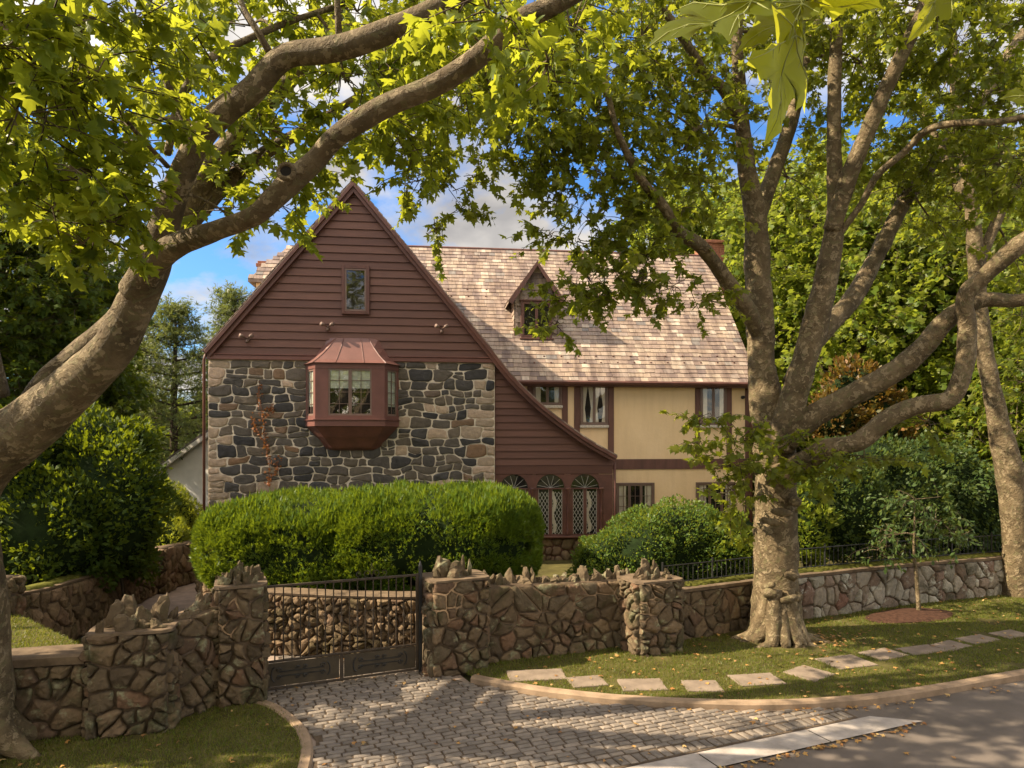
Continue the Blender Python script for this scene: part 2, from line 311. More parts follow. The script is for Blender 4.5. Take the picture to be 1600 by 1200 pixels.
def sprays(clumps, leafs=9, twig=.7, lsize=.16, tpl='maple', droop=.35, density=1.0, shell=.55):
    """clumps: (center, (rx,ry,rz), nsprays).  returns leaf V,F and twig V,F and spray roots per clump"""
    LP = []; LT = []; LN = []; tw = []
    for (c, r, n) in clumps:
        n = max(1, int(n*density)); c = np.array(c); r = np.array(r)
        d = rdir(n); rad = rng.uniform(0, 1, n)**(1/(1+2*shell)); p0 = c+d*r*rad[:, None]
        dd = unit(d*np.array([1, 1, .5])+rng.normal(size=(n, 3))*.55); dd[:, 2] -= droop*.4
        L = twig*rng.uniform(.5, 1.2, n)
        pm = p0+dd*(L*.5)[:, None]; d2 = dd.copy(); d2[:, 2] -= droop; d2 = unit(d2); p1 = pm+d2*(L*.5)[:, None]
        tw.append(np.stack([p0-dd*(L*.25)[:, None], pm, p1], 1))
        for k in range(leafs):
            t = (k+rng.uniform(.2, 1, n))/leafs
            pos = np.where((t < .5)[:, None], p0+(pm-p0)*(t*2)[:, None], pm+(p1-pm)*((t-.5)*2)[:, None])
            side = unit(np.cross(dd, rng.normal(size=(n, 3))))
            T = unit(side*1.0+d2*.7*rng.uniform(0, 1.4, n)[:, None]+np.array([0, 0, -droop])*rng.uniform(.3, 2.2, n)[:, None])
            LP.append(pos+T*lsize*.25); LT.append(T); LN.append(unit(rng.normal(size=(n, 3))*.55+np.array([0, 0, 1.0])))
    LP = np.concatenate(LP); LT = np.concatenate(LT); LN = np.concatenate(LN)
    sz = lsize*rng.uniform(.45, 1.25, len(LP))
    return leaves(LP, LT, LN, sz, tpl, .45), np.concatenate(tw)
def twigmesh(tw, r=.008):
    n = len(tw); V = []; a = rng.normal(size=(n, 3)); d = unit(tw[:, 2]-tw[:, 0]); x = unit(np.cross(d, a)); y = np.cross(d, x)
    for j, rr in ((0, r), (1, r*.7), (2, r*.3)):
        for k in range(3):
            an = 2*math.pi*k/3; V.append(tw[:, j]+rr*(x*math.cos(an)+y*math.sin(an)))
    V = np.stack(V, 1).reshape(-1, 3); f = []
    for j in range(2):
        for k in range(3):
            a0, b0 = j*3+k, j*3+(k+1) % 3; f += [(a0, b0, b0+3), (a0, b0+3, a0+3)]
    Fc = np.array(f)[None]+(np.arange(n)*9)[:, None, None]; return V, Fc.reshape(-1, 3)
def branchpts(spec, D0=None):
    """spec: list of (px,py,D,widthpx) -> world points and radii"""
    P = [at(a, b, D) for (a, b, D, w_) in spec]; Rr = [w_/2/F*D for (a, b, D, w_) in spec]; return P, Rr
def tree(name, label, cat, base, limbs, clumps, leafm, barkm, lsize, tpl='maple', leafs=9, twig=.7, droop=.35, density=1.0, amp=.10, freq=2.5, group=None, seg=14, twr=.008, subl=7, connect=True, roots=None, shell=.55, lw=1.0):
    root = empty(name, base, 0, label, cat, group); off = Vector(base)
    mb = MB(); allp = []
    for (P, Rr) in limbs:
        pp, rr = catmull([Vector(p) for p in P], [q_*lw for q_ in Rr], 9); allp += [(p, r) for p, r in zip(pp, rr)]
        mb.tube([p-off for p in pp], rr, seg, 0, amp, freq)
    if roots:
        for (P, Rr) in roots:
            pp, rr = catmull([Vector(p) for p in P], Rr, 5); mb.tube([p-off for p in pp], rr, 8, 0, .15, 5)
    # connecting limbs from the scaffold to every leafy clump, and sub-limbs inside the clump
    A = np.array([list(p) for p, r in allp]); AR = np.array([r for p, r in allp])
    if connect:
        todo = [(Vector(c), r, n) for (c, r, n) in clumps]; best = [None]*len(todo)
        for q, (c, r, n) in enumerate(todo):
            d_ = np.linalg.norm(A-np.array(c), axis=1); i = int(np.argmin(d_)); best[q] = (d_[i], tuple(A[i]), AR[i])
        left = set(range(len(todo)))
        while left:
            q = min(left, key=lambda k_: best[k_][0]); left.discard(q); c, r, n = todo[q]; dd_, s0, rs = best[q]; s0 = Vector(s0); L = (c-s0).length; new = []
            if L > .2:
                r0 = min(rs*.7, .006*L+.012+.02*max(r)*.5); md = (s0+c)/2+Vector((random.uniform(-.12, .12)*L, random.uniform(-.12, .12)*L, .10*L))
                pp, rr = catmull([s0, md, c], [r0, r0*.75, r0*.5], 6); mb.tube([p-off for p in pp], rr, 6, 0, .1, 3); new = list(zip(pp, rr))
            else: r0 = .02
            for k in range(subl):
                e = c+Vector(rdir(1)[0]*np.array(r)*.85); m_ = (c+e)/2+Vector((random.uniform(-.1, .1), random.uniform(-.1, .1), random.uniform(0, .15)))*max(r)
                st_ = (c+(s0-c)*random.uniform(0, .2)) if L > .25 else c
                pp, rr = catmull([st_, m_, e], [max(r0*.5, .009), max(r0*.3, .006), .004], 4); mb.tube([p-off for p in pp], rr, 5, 0)
            for (p, rp) in new[6:]:
                for k in left:
                    e = (todo[k][0]-p).length+.1
                    if e < best[k][0]: best[k] = (e, tuple(p), rp)
    mb.build('trunk', barkm, root, True)
    (V, Fc), tw = sprays(clumps, leafs, twig, lsize, tpl, droop, density, shell)
    o = np.array(off); link('crown', npmesh('crown', V-o, Fc), leafm, root)
    Vt, Ft = twigmesh(tw, twr); link('twigs', npmesh('twigs', Vt-o, Ft), M['twig'], root)
    return root

# ------------------------------------------------------------------ stone laying
def clip(poly, nx, ny, c):
    out = []; n = len(poly)
    for i in range(n):
        a = poly[i]; b = poly[(i+1) % n]; da = nx*a[0]+ny*a[1]-c; db = nx*b[0]+ny*b[1]-c
        if da <= 0: out.append(a)
        if (da < 0 < db) or (db < 0 < da):
            t = da/(da-db); out.append((a[0]+(b[0]-a[0])*t, a[1]+(b[1]-a[1])*t))
    return out
def voronoi(W, H, cw, ch, jit=.5):
    k = cw/ch; seeds = []; rows = max(1, round(H/ch)); cols = max(1, round(W/cw))
    for j in range(rows):
        for i in range(-1, cols+1):
            seeds.append(((i+.5+(.5 if j % 2 else 0)+random.uniform(-jit, jit))*W/cols, (j+.5+random.uniform(-jit, jit))*H/rows*k))
    if jit > .4:
        seeds = [q for q in seeds if random.random() > .28]; seeds += [(q[0]+random.uniform(.3, .5)*cw*random.choice((-1, 1)), q[1]+random.uniform(-.4, .4)*cw) for q in seeds if random.random() < .3]
        seeds = [q for q in seeds if -.5*cw < q[0] < W+.5*cw and 0 <= q[1] <= H*k]
    s = np.array(seeds); cells = []
    for i, p in enumerate(seeds):
        poly = [(0, 0), (W, 0), (W, H*k), (0, H*k)]
        d = np.hypot(s[:, 0]-p[0], s[:, 1]-p[1])
        for j in np.argsort(d)[1:14]:
            q = seeds[j]; nx, ny = q[0]-p[0], q[1]-p[1]; c = (q[0]**2+q[1]**2-p[0]**2-p[1]**2)/2; poly = clip(poly, nx, ny, c)
            if len(poly) < 3: break
        if len(poly) >= 3: cells.append([(x, y/k) for x, y in poly])
    return cells
def courses(W, H, hr=(.2, .36), wr=(.28, .75)):
    cells = []; z = 0
    while z < H:
        h = random.uniform(*hr); h = H-z if H-z-h < hr[0]*.8 else h; x = 0
        while x < W:
            ww = random.uniform(*wr); ww = W-x if W-x-ww < wr[0]*.8 else ww
            if h > .27 and random.random() < .3:
                q = random.uniform(.35, .65)*h; cells.append([(x, z), (x+ww, z), (x+ww, z+q), (x, z+q)])
                if ww > .5:
                    t = ww*random.uniform(.4, .6); cells.append([(x, z+q), (x+t, z+q), (x+t, z+h), (x, z+h)]); cells.append([(x+t, z+q), (x+ww, z+q), (x+ww, z+h), (x+t, z+h)])
                else: cells.append([(x, z+q), (x+ww, z+q), (x+ww, z+h), (x, z+h)])
            else: cells.append([(x, z), (x+ww, z), (x+ww, z+h), (x, z+h)])
            x += ww
        z += h
    def jt(p):
        x, y = p
        if x < .01 or x > W-.01 or y < .01 or y > H-.01: return p
        v = Vector((x*2.3, y*2.9, 7.7)); return (x+noise.noise(v)*.13, y+noise.noise(v+Vector((5, 9, 3)))*.16)
    out = []
    for c in cells:
        q = []
        for i in range(len(c)):
            a = c[i]; b = c[(i+1) % len(c)]; q.append(jt(a))
            mxy = ((a[0]+b[0])/2, (a[1]+b[1])/2); q.append(jt(mxy))
        out.append(q)
    return out
def lay(mb, cells, mp_, gap=.02, bulge=.05, rough=.2, chaikin=1, mi=0, seed=0):
    chaikin = 2 if .4 < rough < .8 else chaikin
    """domed stones, one island per cell; mp_(u,v,d) -> 3D"""
    for c in cells:
        n = len(c); cx = sum(p[0] for p in c)/n; cy = sum(p[1] for p in c)/n
        rad = sum(math.hypot(p[0]-cx, p[1]-cy) for p in c)/n
        if rad < gap*1.3: continue
        k = 1-gap/rad; q = []; wa = .04 if rough > .4 and rough < .8 else .012
        for i, p in enumerate(c):
            p2 = c[(i+1) % len(c)]; ns = 3 if rough > .4 and rough < .8 else 1
            for t_ in range(ns):
                x = p[0]+(p2[0]-p[0])*t_/ns; y = p[1]+(p2[1]-p[1])*t_/ns; v = Vector((x*7, y*7, seed)); wx_ = x+wa*(noise.noise(v)+.5*noise.noise(v*2.7)); wy_ = y+wa*(noise.noise(v+Vector((9, 4, 2)))+.5*noise.noise(v*2.7+Vector((3, 8, 1))))
                if ns == 1: wx_, wy_ = x, y
                q.append((cx+(wx_-cx)*k, cy+(wy_-cy)*k))
        for _ in range(chaikin):
            q2 = []
            for i in range(len(q)):
                a = q[i]; b = q[(i+1) % len(q)]; q2 += [(a[0]*.75+b[0]*.25, a[1]*.75+b[1]*.25), (a[0]*.25+b[0]*.75, a[1]*.25+b[1]*.75)]
            q = q2
        n = len(q); vs = []; bb = bulge*random.uniform(.6, 1.3); sx = random.uniform(-.3, .3); sy = random.uniform(-.3, .3)
        for (sc_, dd) in ((1.0, -.015), (1.0, bb*.3), (.93, bb*.72), (.76, bb*.97), (.42, bb*1.08)):
            for p in q:
                x = cx+(p[0]-cx)*sc_; y = cy+(p[1]-cy)*sc_; v = Vector((x*5, y*5, seed+3.3))
                d = dd if dd < 0 else dd+bb*rough*(noise.noise(v)*.9+noise.noise(v*3.3)*.8)+bb*.5*(sx*(x-cx)+sy*(y-cy))/rad
                vs.append(mp_(x, y, d))
        vs.append(mp_(cx, cy, bb*1.1)); fs = []
        for l in range(4):
            for i in range(n): fs.append((l*n+i, l*n+(i+1) % n, (l+1)*n+(i+1) % n, (l+1)*n+i))
        for i in range(n): fs.append((4*n+i, 4*n+(i+1) % n, 5*n))
        mb.add(vs, fs, mi)
def rock(mb, c, sx, sy, sz, rz=0, tilt=0, sub=0, pointy=.5, mi=0):
    """upright jagged stone: rings of an irregular polygon narrowing to a point"""
    n = random.choice((5, 6, 7)); vs = []; lean = (random.uniform(-.3, .3)*sz*tilt, random.uniform(-.3, .3)*sz*tilt); ca, sa = math.cos(rz), math.sin(rz)
    pr = [random.uniform(.6, 1.25) for _ in range(n)]; pointy *= .6; sz *= random.uniform(.75, 1.0); sh = (random.uniform(-.35, .35), random.uniform(-.3, .3))
    lv = [(0, 1), (.35, 1.05), (.62, .98-.1*pointy), (.84, .85-.42*pointy), (1.0, .55-.42*pointy)]
    for (t, k) in lv:
        for i in range(n):
            a = 2*math.pi*i/n; r = k*pr[i]*random.uniform(.8, 1.18); x, y = sx/2*(r*math.cos(a)+sh[0]*t*t), sy/2*(r*math.sin(a)+sh[1]*t*t)
            vs.append((c[0]+x*ca-y*sa+lean[0]*t, c[1]+x*sa+y*ca+lean[1]*t, c[2]+sz*t*(1+.25*sh[0]*math.cos(a)*(t > .5))*random.uniform(.88, 1.08)))
    fs = [(l*n+i, l*n+(i+1) % n, (l+1)*n+(i+1) % n, (l+1)*n+i) for l in range(len(lv)-1) for i in range(n)]
    fs.append(tuple((len(lv)-1)*n+i for i in range(n))); fs.append(tuple(range(n))[::-1]); mb.add(vs, fs, mi)

exec_order = 'structure'
# ================================================================== GROUND
TH = R(22.5); cT, sT = math.cos(TH), math.sin(TH)
def sheet(name, pts, z, m, kind='structure'):
    mb = MB(); mb.add([(p[0], p[1], z) for p in pts], [tuple(range(len(pts)))]); o = mb.build(name, m); tag(o, kind=kind); return o
g = MB(); n_ = 60
def gh(x, y):
    return -.03
g.add([(-900, -600, -.03), (900, -600, -.03), (900, 1600, -.03), (-900, 1600, -.03)], [(0, 1, 2, 3)])
tag(g.build('ground', M['earth']), kind='structure')
# street: road edge line through A along direction TH
RA = gp(1440, 1127)
def st(s, t, z=0): return Vector((RA.x+s*cT-t*sT, RA.y+s*sT+t*cT, z))    # s along street, t away from the road
sheet('road', [st(-60, 0), st(-60, -9.5), st(80, -9.5), st(80, 3.0), st(-1.2, 1.0), st(-1.2, 0)], -.012, M['asphalt'])
# kerb polyline on the right, from the gate pillar to the street
KR = [gp(735, 1068), gp(790, 1079), gp(850, 1089), gp(925, 1098), gp(1000, 1104), gp(1080, 1108), gp(1150, 1110), gp(1220, 1110), gp(1290, 1107), gp(1350, 1102), gp(1400, 1096), gp(1500, 1080), gp(1600, 1062), gp(1800, 1028)]
KR, _ = catmull(KR, [1]*len(KR), 4)
d = (KR[-1]-KR[-3]).normalized(); KR.append(KR[-1]+d*30)
def kerb(name, pts, wdt, h, side=1):
    mb = MB(); n = len(pts); vs = []
    for i, p in enumerate(pts):
        t = (pts[min(i+1, n-1)]-pts[max(i-1, 0)]).normalized(); nn = Vector((-t.y, t.x, 0))*side; hh = h*(1+.05*noise.noise(p*3))
        for (o, z) in ((0, -.05), (0.004, hh-.03), (.03, hh), (wdt-.02, hh), (wdt, hh-.02), (wdt, -.05)): vs.append((p.x+nn.x*o, p.y+nn.y*o, z))
    fs = [(i*6+k, i*6+k+1, (i+1)*6+k+1, (i+1)*6+k) for i in range(n-1) for k in range(5)]
    mb.add(vs, fs+[(0, 1, 2, 3, 4, 5), tuple((n-1)*6+k for k in (5, 4, 3, 2, 1, 0))])
    # expansion joints: thin dark grooves as separate little inset blocks
    return tag(mb.build(name, M['kerb']), kind='structure')
kerb('kerb', KR, .17, .11, 1)
KL = [gp(392, 1092), gp(430, 1103), gp(460, 1122), gp(482, 1145), gp(490, 1175), gp(484, 1210), gp(470, 1240)]
KL, _ = catmull(KL, [1]*7, 4); dl = st(-1, 0)-st(0, 0)
e0 = KL[-1]; KL += [e0+Vector((-.15, -.35, 0)), e0+Vector((-.6, -.7, 0)), e0+Vector((-1.2, -1.0, 0)), e0+Vector((-30, -1-12.3, 0))]
kerb('kerb', KL, .16, .06, -1)
# right lawn (between kerb and wall)
WL0 = Vector((-1.35, 12.2, 0)); 
def wl(x): return WL0.y+(x-WL0.x)*math.tan(TH)*.99
lawnp = [(p.x, p.y+.15) for p in KR if p.x < 26]+[(26, wl(26)+.3), (-1.0, wl(-1.0)+.3)]
sheet('lawn', lawnp, .075, M['lawn'])
lawnl = [(p.x-.1, p.y+.0) for p in KL[:-1]]+[(-8, 5.8), (-12, 5), (-12, 9.4), (-4.2, 10.6)]
sheet('lawn', lawnl, .035, M['lawn'])
# concrete gutter strip
mb = MB(); 
for (a, b_) in ((-1.75, -.0), (-3.6, -1.77), (-5.6, -3.62), (-7.6, -5.62), (-9.6, -7.62)):
    mb.add([st(a, -.02, .012), st(b_, -.02, .012), st(b_-.55*(b_ == 0), .40, .012), st(a, .40, .012)], [(0, 1, 2, 3)])
tag(mb.build('gutter_strip', M['concrete']), kind='structure')
# cobbled driveway : joint bed + granite setts
drv = [st(.4, .38), st(-9.6, .38), (-9, 5), (-5.3, 6.9)]
sheet('driveway', [st(-.8, .38), st(-9.4, .35), gp(470, 1260), gp(480, 1160), gp(400, 1092), (-4.4, 10.4), (-6.5, 12.6), (-9.5, 16), (-9.9, 30), (-6.9, 30), (-6.9, 17), (-4.7, 13.2), (-1.2, 12.3)] + [(p.x, p.y+.03) for p in KR if p.x < 4.8], .002, M['gravel'])
def inside(poly, x, y):
    r = False; n = len(poly); j = n-1
    for i in range(n):
        xi, yi = poly[i][0], poly[i][1]; xj, yj = poly[j][0], poly[j][1]
        if (yi > y) != (yj > y) and x < (xj-xi)*(y-yi)/(yj-yi)+xi: r = not r
        j = i
    return r
cobpoly = [tuple(st(-.75, .42))[:2], tuple(st(-9.4, .42))[:2], (-6, 5.4), tuple(gp(470, 1260))[:2], tuple(gp(488, 1205))[:2], tuple(gp(494, 1160))[:2], tuple(gp(462, 1120))[:2], tuple(gp(400, 1093))[:2], (-4.5, 11.2), (-4.2, 13.0), (-1.6, 12.6), (-1.2, 11.6)] + [(p.x+.01, p.y-.03) for p in KR if p.x < 4.9]
sheet('cobble_bed', cobpoly, .012, M['joint'])
mb = MB(); t = .45
def sett(s0, s1, t0, t1):
    cx, cy = (s0+s1)/2, (t0+t1)/2; c3 = st(cx, cy)
    if not inside(cobpoly, c3.x, c3.y): return
    h = .028+random.uniform(-.004, .004); g_ = .009; rr = random.uniform(-.02, .02); tx, ty = random.uniform(-.03, .03), random.uniform(-.03, .03)
    vs = []
    jj = [random.uniform(-.008, .008) for _ in range(8)]
    for (k, z) in ((0, .005), (.004, h-.008), (.018, h), (.05, h+.006)):
        for q, (a, b_) in enumerate(((s0, t0), (cx, t0), (s1, t0), (s1, cy), (s1, t1), (cx, t1), (s0, t1), (s0, cy))):
            a = a+(g_+k)*(1 if a < cx else -1 if a > cx else 0)+jj[q]; b2 = b_+(g_+k*.8)*(1 if b_ < cy else -1 if b_ > cy else 0)+jj[(q+3) % 8]*.6
            p = st(a+rr*(b2-cy), b2-rr*(a-cx), z+((a-cx)*tx+(b2-cy)*ty if z > .01 else 0)); vs.append(p)
    fs = [(l*8+i, l*8+(i+1) % 8, (l+1)*8+(i+1) % 8, (l+1)*8+i) for l in range(3) for i in range(8)]+[tuple(24+i for i in range(8))]
    mb.add(vs, fs)
s = -9.5
while s < 0: sett(s, s+.125, .45, .68); s += .13
t = .70
while t < 8.2:
    h_ = random.uniform(.10, .118); s = -10+random.uniform(0, .2)
    while s < 1:
        w_ = random.uniform(.165, .25); sett(s, s+w_, t, t+h_); s += w_+.002
    t += h_+.002
tag(mb.build('cobbled_driveway', M['cobble']), kind='structure')
# terrace round the house, behind the walls
mb = MB(); TX = np.linspace(-6.2, 40, 50); tv = []; nx_ = len(TX); NY = 12
def rw(x):   # front edge of terrace
    return wl(x)+.35 if x > -1.2 else 12.75+max(0, (-3.6-x))*1.1
for x in TX:
    y0 = rw(x)
    for j in range(NY):
        y = y0+(60-y0)*(j/(NY-1))**2; zz = .30+.55*max(0, 1-(y-y0)/5.5)*(1 if x > -1.4 else .5); tv.append((x, y, zz))
mb.add(tv, [(i*NY+j, (i+1)*NY+j, (i+1)*NY+j+1, i*NY+j+1) for i in range(nx_-1) for j in range(NY-1)])
tag(mb.build('terrace_lawn', M['lawn'], smooth=True), kind='structure')

# ================================================================== HOUSE
HT = R(6.5); cH, sH = math.cos(HT), math.sin(HT); HX, HY = -8.90, 20.0
house = empty('house', (HX, HY, 0), HT, 'large stone, brown clapboard and yellow stucco house with slate roof behind the clipped hedge', 'house')
def uz(px, py, v=0.0):
    dx = (px-800)/F; t = (v-sH*HX+cH*HY)/(cH-sH*dx); x, y = t*dx-HX, t-HY
    return (x*cH+y*sH, CH-(py-HZ)/F*t)
VB = 1.6; G0 = .25
U1 = uz(773, 560)[0]; UA, ZA = uz(553, 287); ZB = uz(330, 557)[1]; U2 = uz(957, 750, .15)[0]
rakeL = [uz(324, 545), (UA, ZA)]
rakeR = [(UA, ZA), uz(770, 551), uz(800, 589), uz(840, 629), uz(880, 661), uz(920, 689), uz(962, 713)]
def interp(pts, z, ax=1):
    for a, b in zip(pts[:-1], pts[1:]):
        if min(a[ax], b[ax]) <= z <= max(a[ax], b[ax]): t = (z-a[ax])/(b[ax]-a[ax]); return a[1-ax]+(b[1-ax]-a[1-ax])*t
    return pts[0][1-ax] if abs(z-pts[0][ax]) < abs(z-pts[-1][ax]) else pts[-1][1-ax]
# masonry core and stone face
mb = MB(); mb.box((0, 0, 0), (U1, 8, ZB-.02)); mb.build('stone_wall_core', M['housemortar'], house)
mb = MB(); q = .42
cs = courses(U1, ZB-.1, (.19, .34), (.26, .72)); isq = lambda c: (lambda x: (x < .5 or x > U1-.5) and random.random() < .75 or random.random() < .06)(sum(p[0] for p in c)/len(c))
ca, cb_ = [], []
for c in cs: (cb_ if isq(c) else ca).append(c)
lay(mb, ca, lambda u, v, d: (u, -d, v), .018, .035, .9, 1); lay(mb, cb_, lambda u, v, d: (u, -d, v), .018, .03, .9, 1, 1)
lay(mb, courses(8, ZB-.3), lambda u, v, d: (-d, 8-u, v), .024, .035, .3, 1)
mb.build('stone_wall', [M['housestone'], M['quoin']], house, True)
# gable siding, board by board
def boards(z0, z1, left, right, v0, step=.235, mb=None, lap=.042):
    mb = mb or MB(); z = z0
    while z < z1:
        zt = min(z+step, z1); l0, r0, l1, r1 = left(z), right(z), left(zt), right(zt)
        if r0-l0 < .05: break
        if r1 < l1: l1 = r1 = (l1+r1)/2
        jg = noise.noise(Vector((z*9, 1, 2)))*.004
        mb.add([(l0, v0-lap, z+jg), (r0, v0-lap, z-jg), (r1, v0-.004, zt), (l1, v0-.004, zt), (l0, v0+.02, z+jg), (r0, v0+.02, z-jg)], [(0, 1, 2, 3), (4, 5, 1, 0)])
        z = zt
    return mb
rl = lambda z: interp(rakeL, z)+.02; rr_ = lambda z: interp(rakeR, z)-.02
mb = MB(); mb.prism([(0.02, ZB-.02), (U1, ZB-.02), (UA, ZA-.1)], lambda p: (p[0], 0.02, p[1]), lambda p: (p[0], .12, p[1])); rg = MB(); rg.prism([(0.02, ZB-.02), (U1, ZB-.02), (UA, ZA-.1)], lambda p: (p[0], 7.9, p[1]), lambda p: (p[0], 8.0, p[1])); rg.build('rear_gable', M['siding'], house)
boards(ZB+.06, ZA-.05, rl, rr_, 0.0, .238, mb); mb.build('gable_siding', M['siding'], house)
mb = MB(); mb.bevbox((-.02, -.09, ZB-.09), (U1+.02, .03, ZB+.05), .015); mb.bevbox((-.02, -.12, ZB+.05), (U1+.02, .03, ZB+.075), .006); mb.build('base_trim', M['bay'], house)
# rake boards
def rake(mb, pts, wd, v0, v1, side):
    n = len(pts); vs = []
    for i, p in enumerate(pts):
        a = pts[max(i-1, 0)]; b = pts[min(i+1, n-1)]; L = math.hypot(b[0]-a[0], b[1]-a[1]); nx, nz = -(b[1]-a[1])/L*side, (b[0]-a[0])/L*side
        for (o, v) in ((0, v0), (wd, v0), (wd, v1), (0, v1)): vs.append((p[0]+nx*o, v, p[1]+nz*o))
    fs = [(i*4+k, i*4+(k+1) % 4, (i+1)*4+(k+1) % 4, (i+1)*4+k) for i in range(n-1) for k in range(4)]; mb.add(vs, fs+[(0, 1, 2, 3), (4*n-1, 4*n-2, 4*n-3, 4*n-4)])
mb = MB(); rakeL2 = [uz(322, 551), (UA+.0, ZA)]
rake(mb, rakeL2, -.20, -.16, -.03, 1); rake(mb, rakeL2, -.09, -.24, -.162, 1); mb.build('rake_board', M['trim'], house)
rc, _ = catmull([Vector((p[0], p[1], 0)) for p in rakeR[1:]], [1]*6, 5); rR = [rakeR[0]]+[(p.x, p.y) for p in rc]
mb = MB(); rake(mb, rR, -.19, -.158, -.032, 1); rake(mb, rR, -.09, -.238, -.160, 1); mb.build('rake_board', M['trim'], house)
# slates
def slates(mb, O, U, Vd, Nn, W, L, course=.2, wr=(.2, .36), mask=None):
    O, U, Vd, Nn = Vector(O), Vector(U), Vector(Vd), Vector(Nn); j = 0; v = 0
    while v < L:
        u = -random.uniform(0, .25); vt = min(v+course*1.12, L+.02)
        while u < W:
            w_ = random.uniform(*wr); a, b = max(u, 0)+.004, min(u+w_, W)-.004; u += w_
            if b-a < .04: continue
            if mask and not mask((a+b)/2, v): continue
            d0 = .030+random.uniform(-.004, .005); jv = random.uniform(-.012, .012); tk = random.uniform(-.008, .008)
            P = [O+U*a+Vd*(v+jv)+Nn*d0, O+U*b+Vd*(v+jv+tk)+Nn*d0, O+U*b+Vd*vt+Nn*.010, O+U*a+Vd*vt+Nn*.010, O+U*a+Vd*(v+jv)+Nn*(-.01), O+U*b+Vd*(v+jv+tk)+Nn*(-.01)]
            mb.add(P, [(0, 1, 2, 3), (4, 5, 1, 0), (0, 3, 4), (1, 5, 2)])
        v += course
# gable wing roof: two slate slopes running back
mb = MB(); 
for pts, sg in ((rakeL2, -1), (rR, 1)):
    n = len(pts)
    for i in range(n-1):
        a, b = pts[i], pts[i+1]; vend = 8.3 if (pts is rakeL2 or i == 0) else VB
        mb.add([(a[0], -.2, a[1]+.01), (b[0], -.2, b[1]+.01), (b[0], vend, b[1]+.01), (a[0], vend, a[1]+.01), (a[0], -.2, a[1]+.05), (b[0], -.2, b[1]+.05), (b[0], vend, b[1]+.05), (a[0], vend, a[1]+.05)],
               [(0, 1, 2, 3), (4, 7, 6, 5), (0, 4, 5, 1), (1, 5, 6, 2), (2, 6, 7, 3), (3, 7, 4, 0)])
gl_ = Vector((UA-rakeL2[0][0], 0, ZA-rakeL2[0][1])); Lg = gl_.length; gl_.normalize()
slates(mb, (rakeL2[0][0]-.05, 8.3, rakeL2[0][1]+.02), (0, -1, 0), gl_, gl_.cross(Vector((0, 1, 0)))*-1 if gl_.cross(Vector((0, 1, 0))).z < 0 else gl_.cross(Vector((0, 1, 0))), 8.5, Lg)
b1 = rakeR[1]; gr_ = Vector((UA-b1[0], 0, ZA-b1[1])); Lr = gr_.length; gr_.normalize(); nn_ = gr_.cross(Vector((0, 1, 0))); nn_ = nn_ if nn_.z > 0 else -nn_
slates(mb, (b1[0], -.2, b1[1]+.03), (0, 1, 0), gr_, nn_, 8.4, Lr)
mb.build('wing_roof', M['slate'], house)
# sunroom with catslide siding
SV = .12; zs0 = uz(850, 747, SV)[1]
mb = MB(); mb.box((U1+.003, SV+.05, 0), (U2-.02, VB+3, zs0-.1))
pl = [(U1+.003, zs0-.1)]+[(p[0]-.05, p[1]-.1) for p in rR if p[0] > U1+.1][::-1]+[(U1+.003, interp(rR, U1, 0)-.1)]
mb.prism(pl, lambda p: (p[0], SV+.05, p[1]), lambda p: (p[0], VB+.3, p[1])); mb.build('sunroom_wall', M['siding'], house)
mb = boards(uz(850, 727, SV)[1], interp(rR, U1, 0)+.1, lambda z: U1+.01, lambda z: interp(rR, z)-.03, SV, .222)
mb.bevbox((U1+.01, SV-.03, uz(850, 741, SV)[1]), (U2, SV+.05, uz(850, 727, SV)[1]-.004), .01); mb.build('sunroom_siding', M['siding'], house)
# arcade
zsp = uz(860, 763, SV)[1]; zat = uz(860, 742, SV)[1]; zwb = uz(860, 835, SV)[1]; AR = []
for c_ in (803, 860, 914): AR.append((uz(c_, 760, SV)[0], (uz(c_+22, 760, SV)[0]-uz(c_-22, 760, SV)[0])/2))
mb = MB(); ztop = uz(850, 741, SV)[1]-.005; x0 = U1+.01; xs = sorted(set([x0, U2-.0]+[c+r*math.cos(a) for c, r in AR for a in np.linspace(0, math.pi, 15)]+[c+k*(r+.0005) for c, r in AR for k in (-1, 1)]))
def bot(x):
    for c, r in AR:
        if abs(x-c) < r: return zsp+(zat-zsp+.02)*math.sqrt(max(0, 1-((x-c)/r)**2))
    return zsp
for a, b in zip(xs[:-1], xs[1:]):
    ma = (a+b)/2; za, zb = (bot(a+1e-4), bot(b-1e-4))
    mb.add([(a, SV-.02, za), (b, SV-.02, zb), (b, SV-.02, ztop), (a, SV-.02, ztop), (a, SV+.06, za), (b, SV+.06, zb)], [(0, 1, 2, 3), (4, 5, 1, 0)])
prev = x0
for c, r in AR+[(U2+1, 1)]:
    if c-r > prev+.01: mb.box((prev, SV-.02, zwb-.05), (min(c-r, U2), SV+.06, zsp-.001))
    prev = c+r
mb.build('arcade', M['trim'], house)
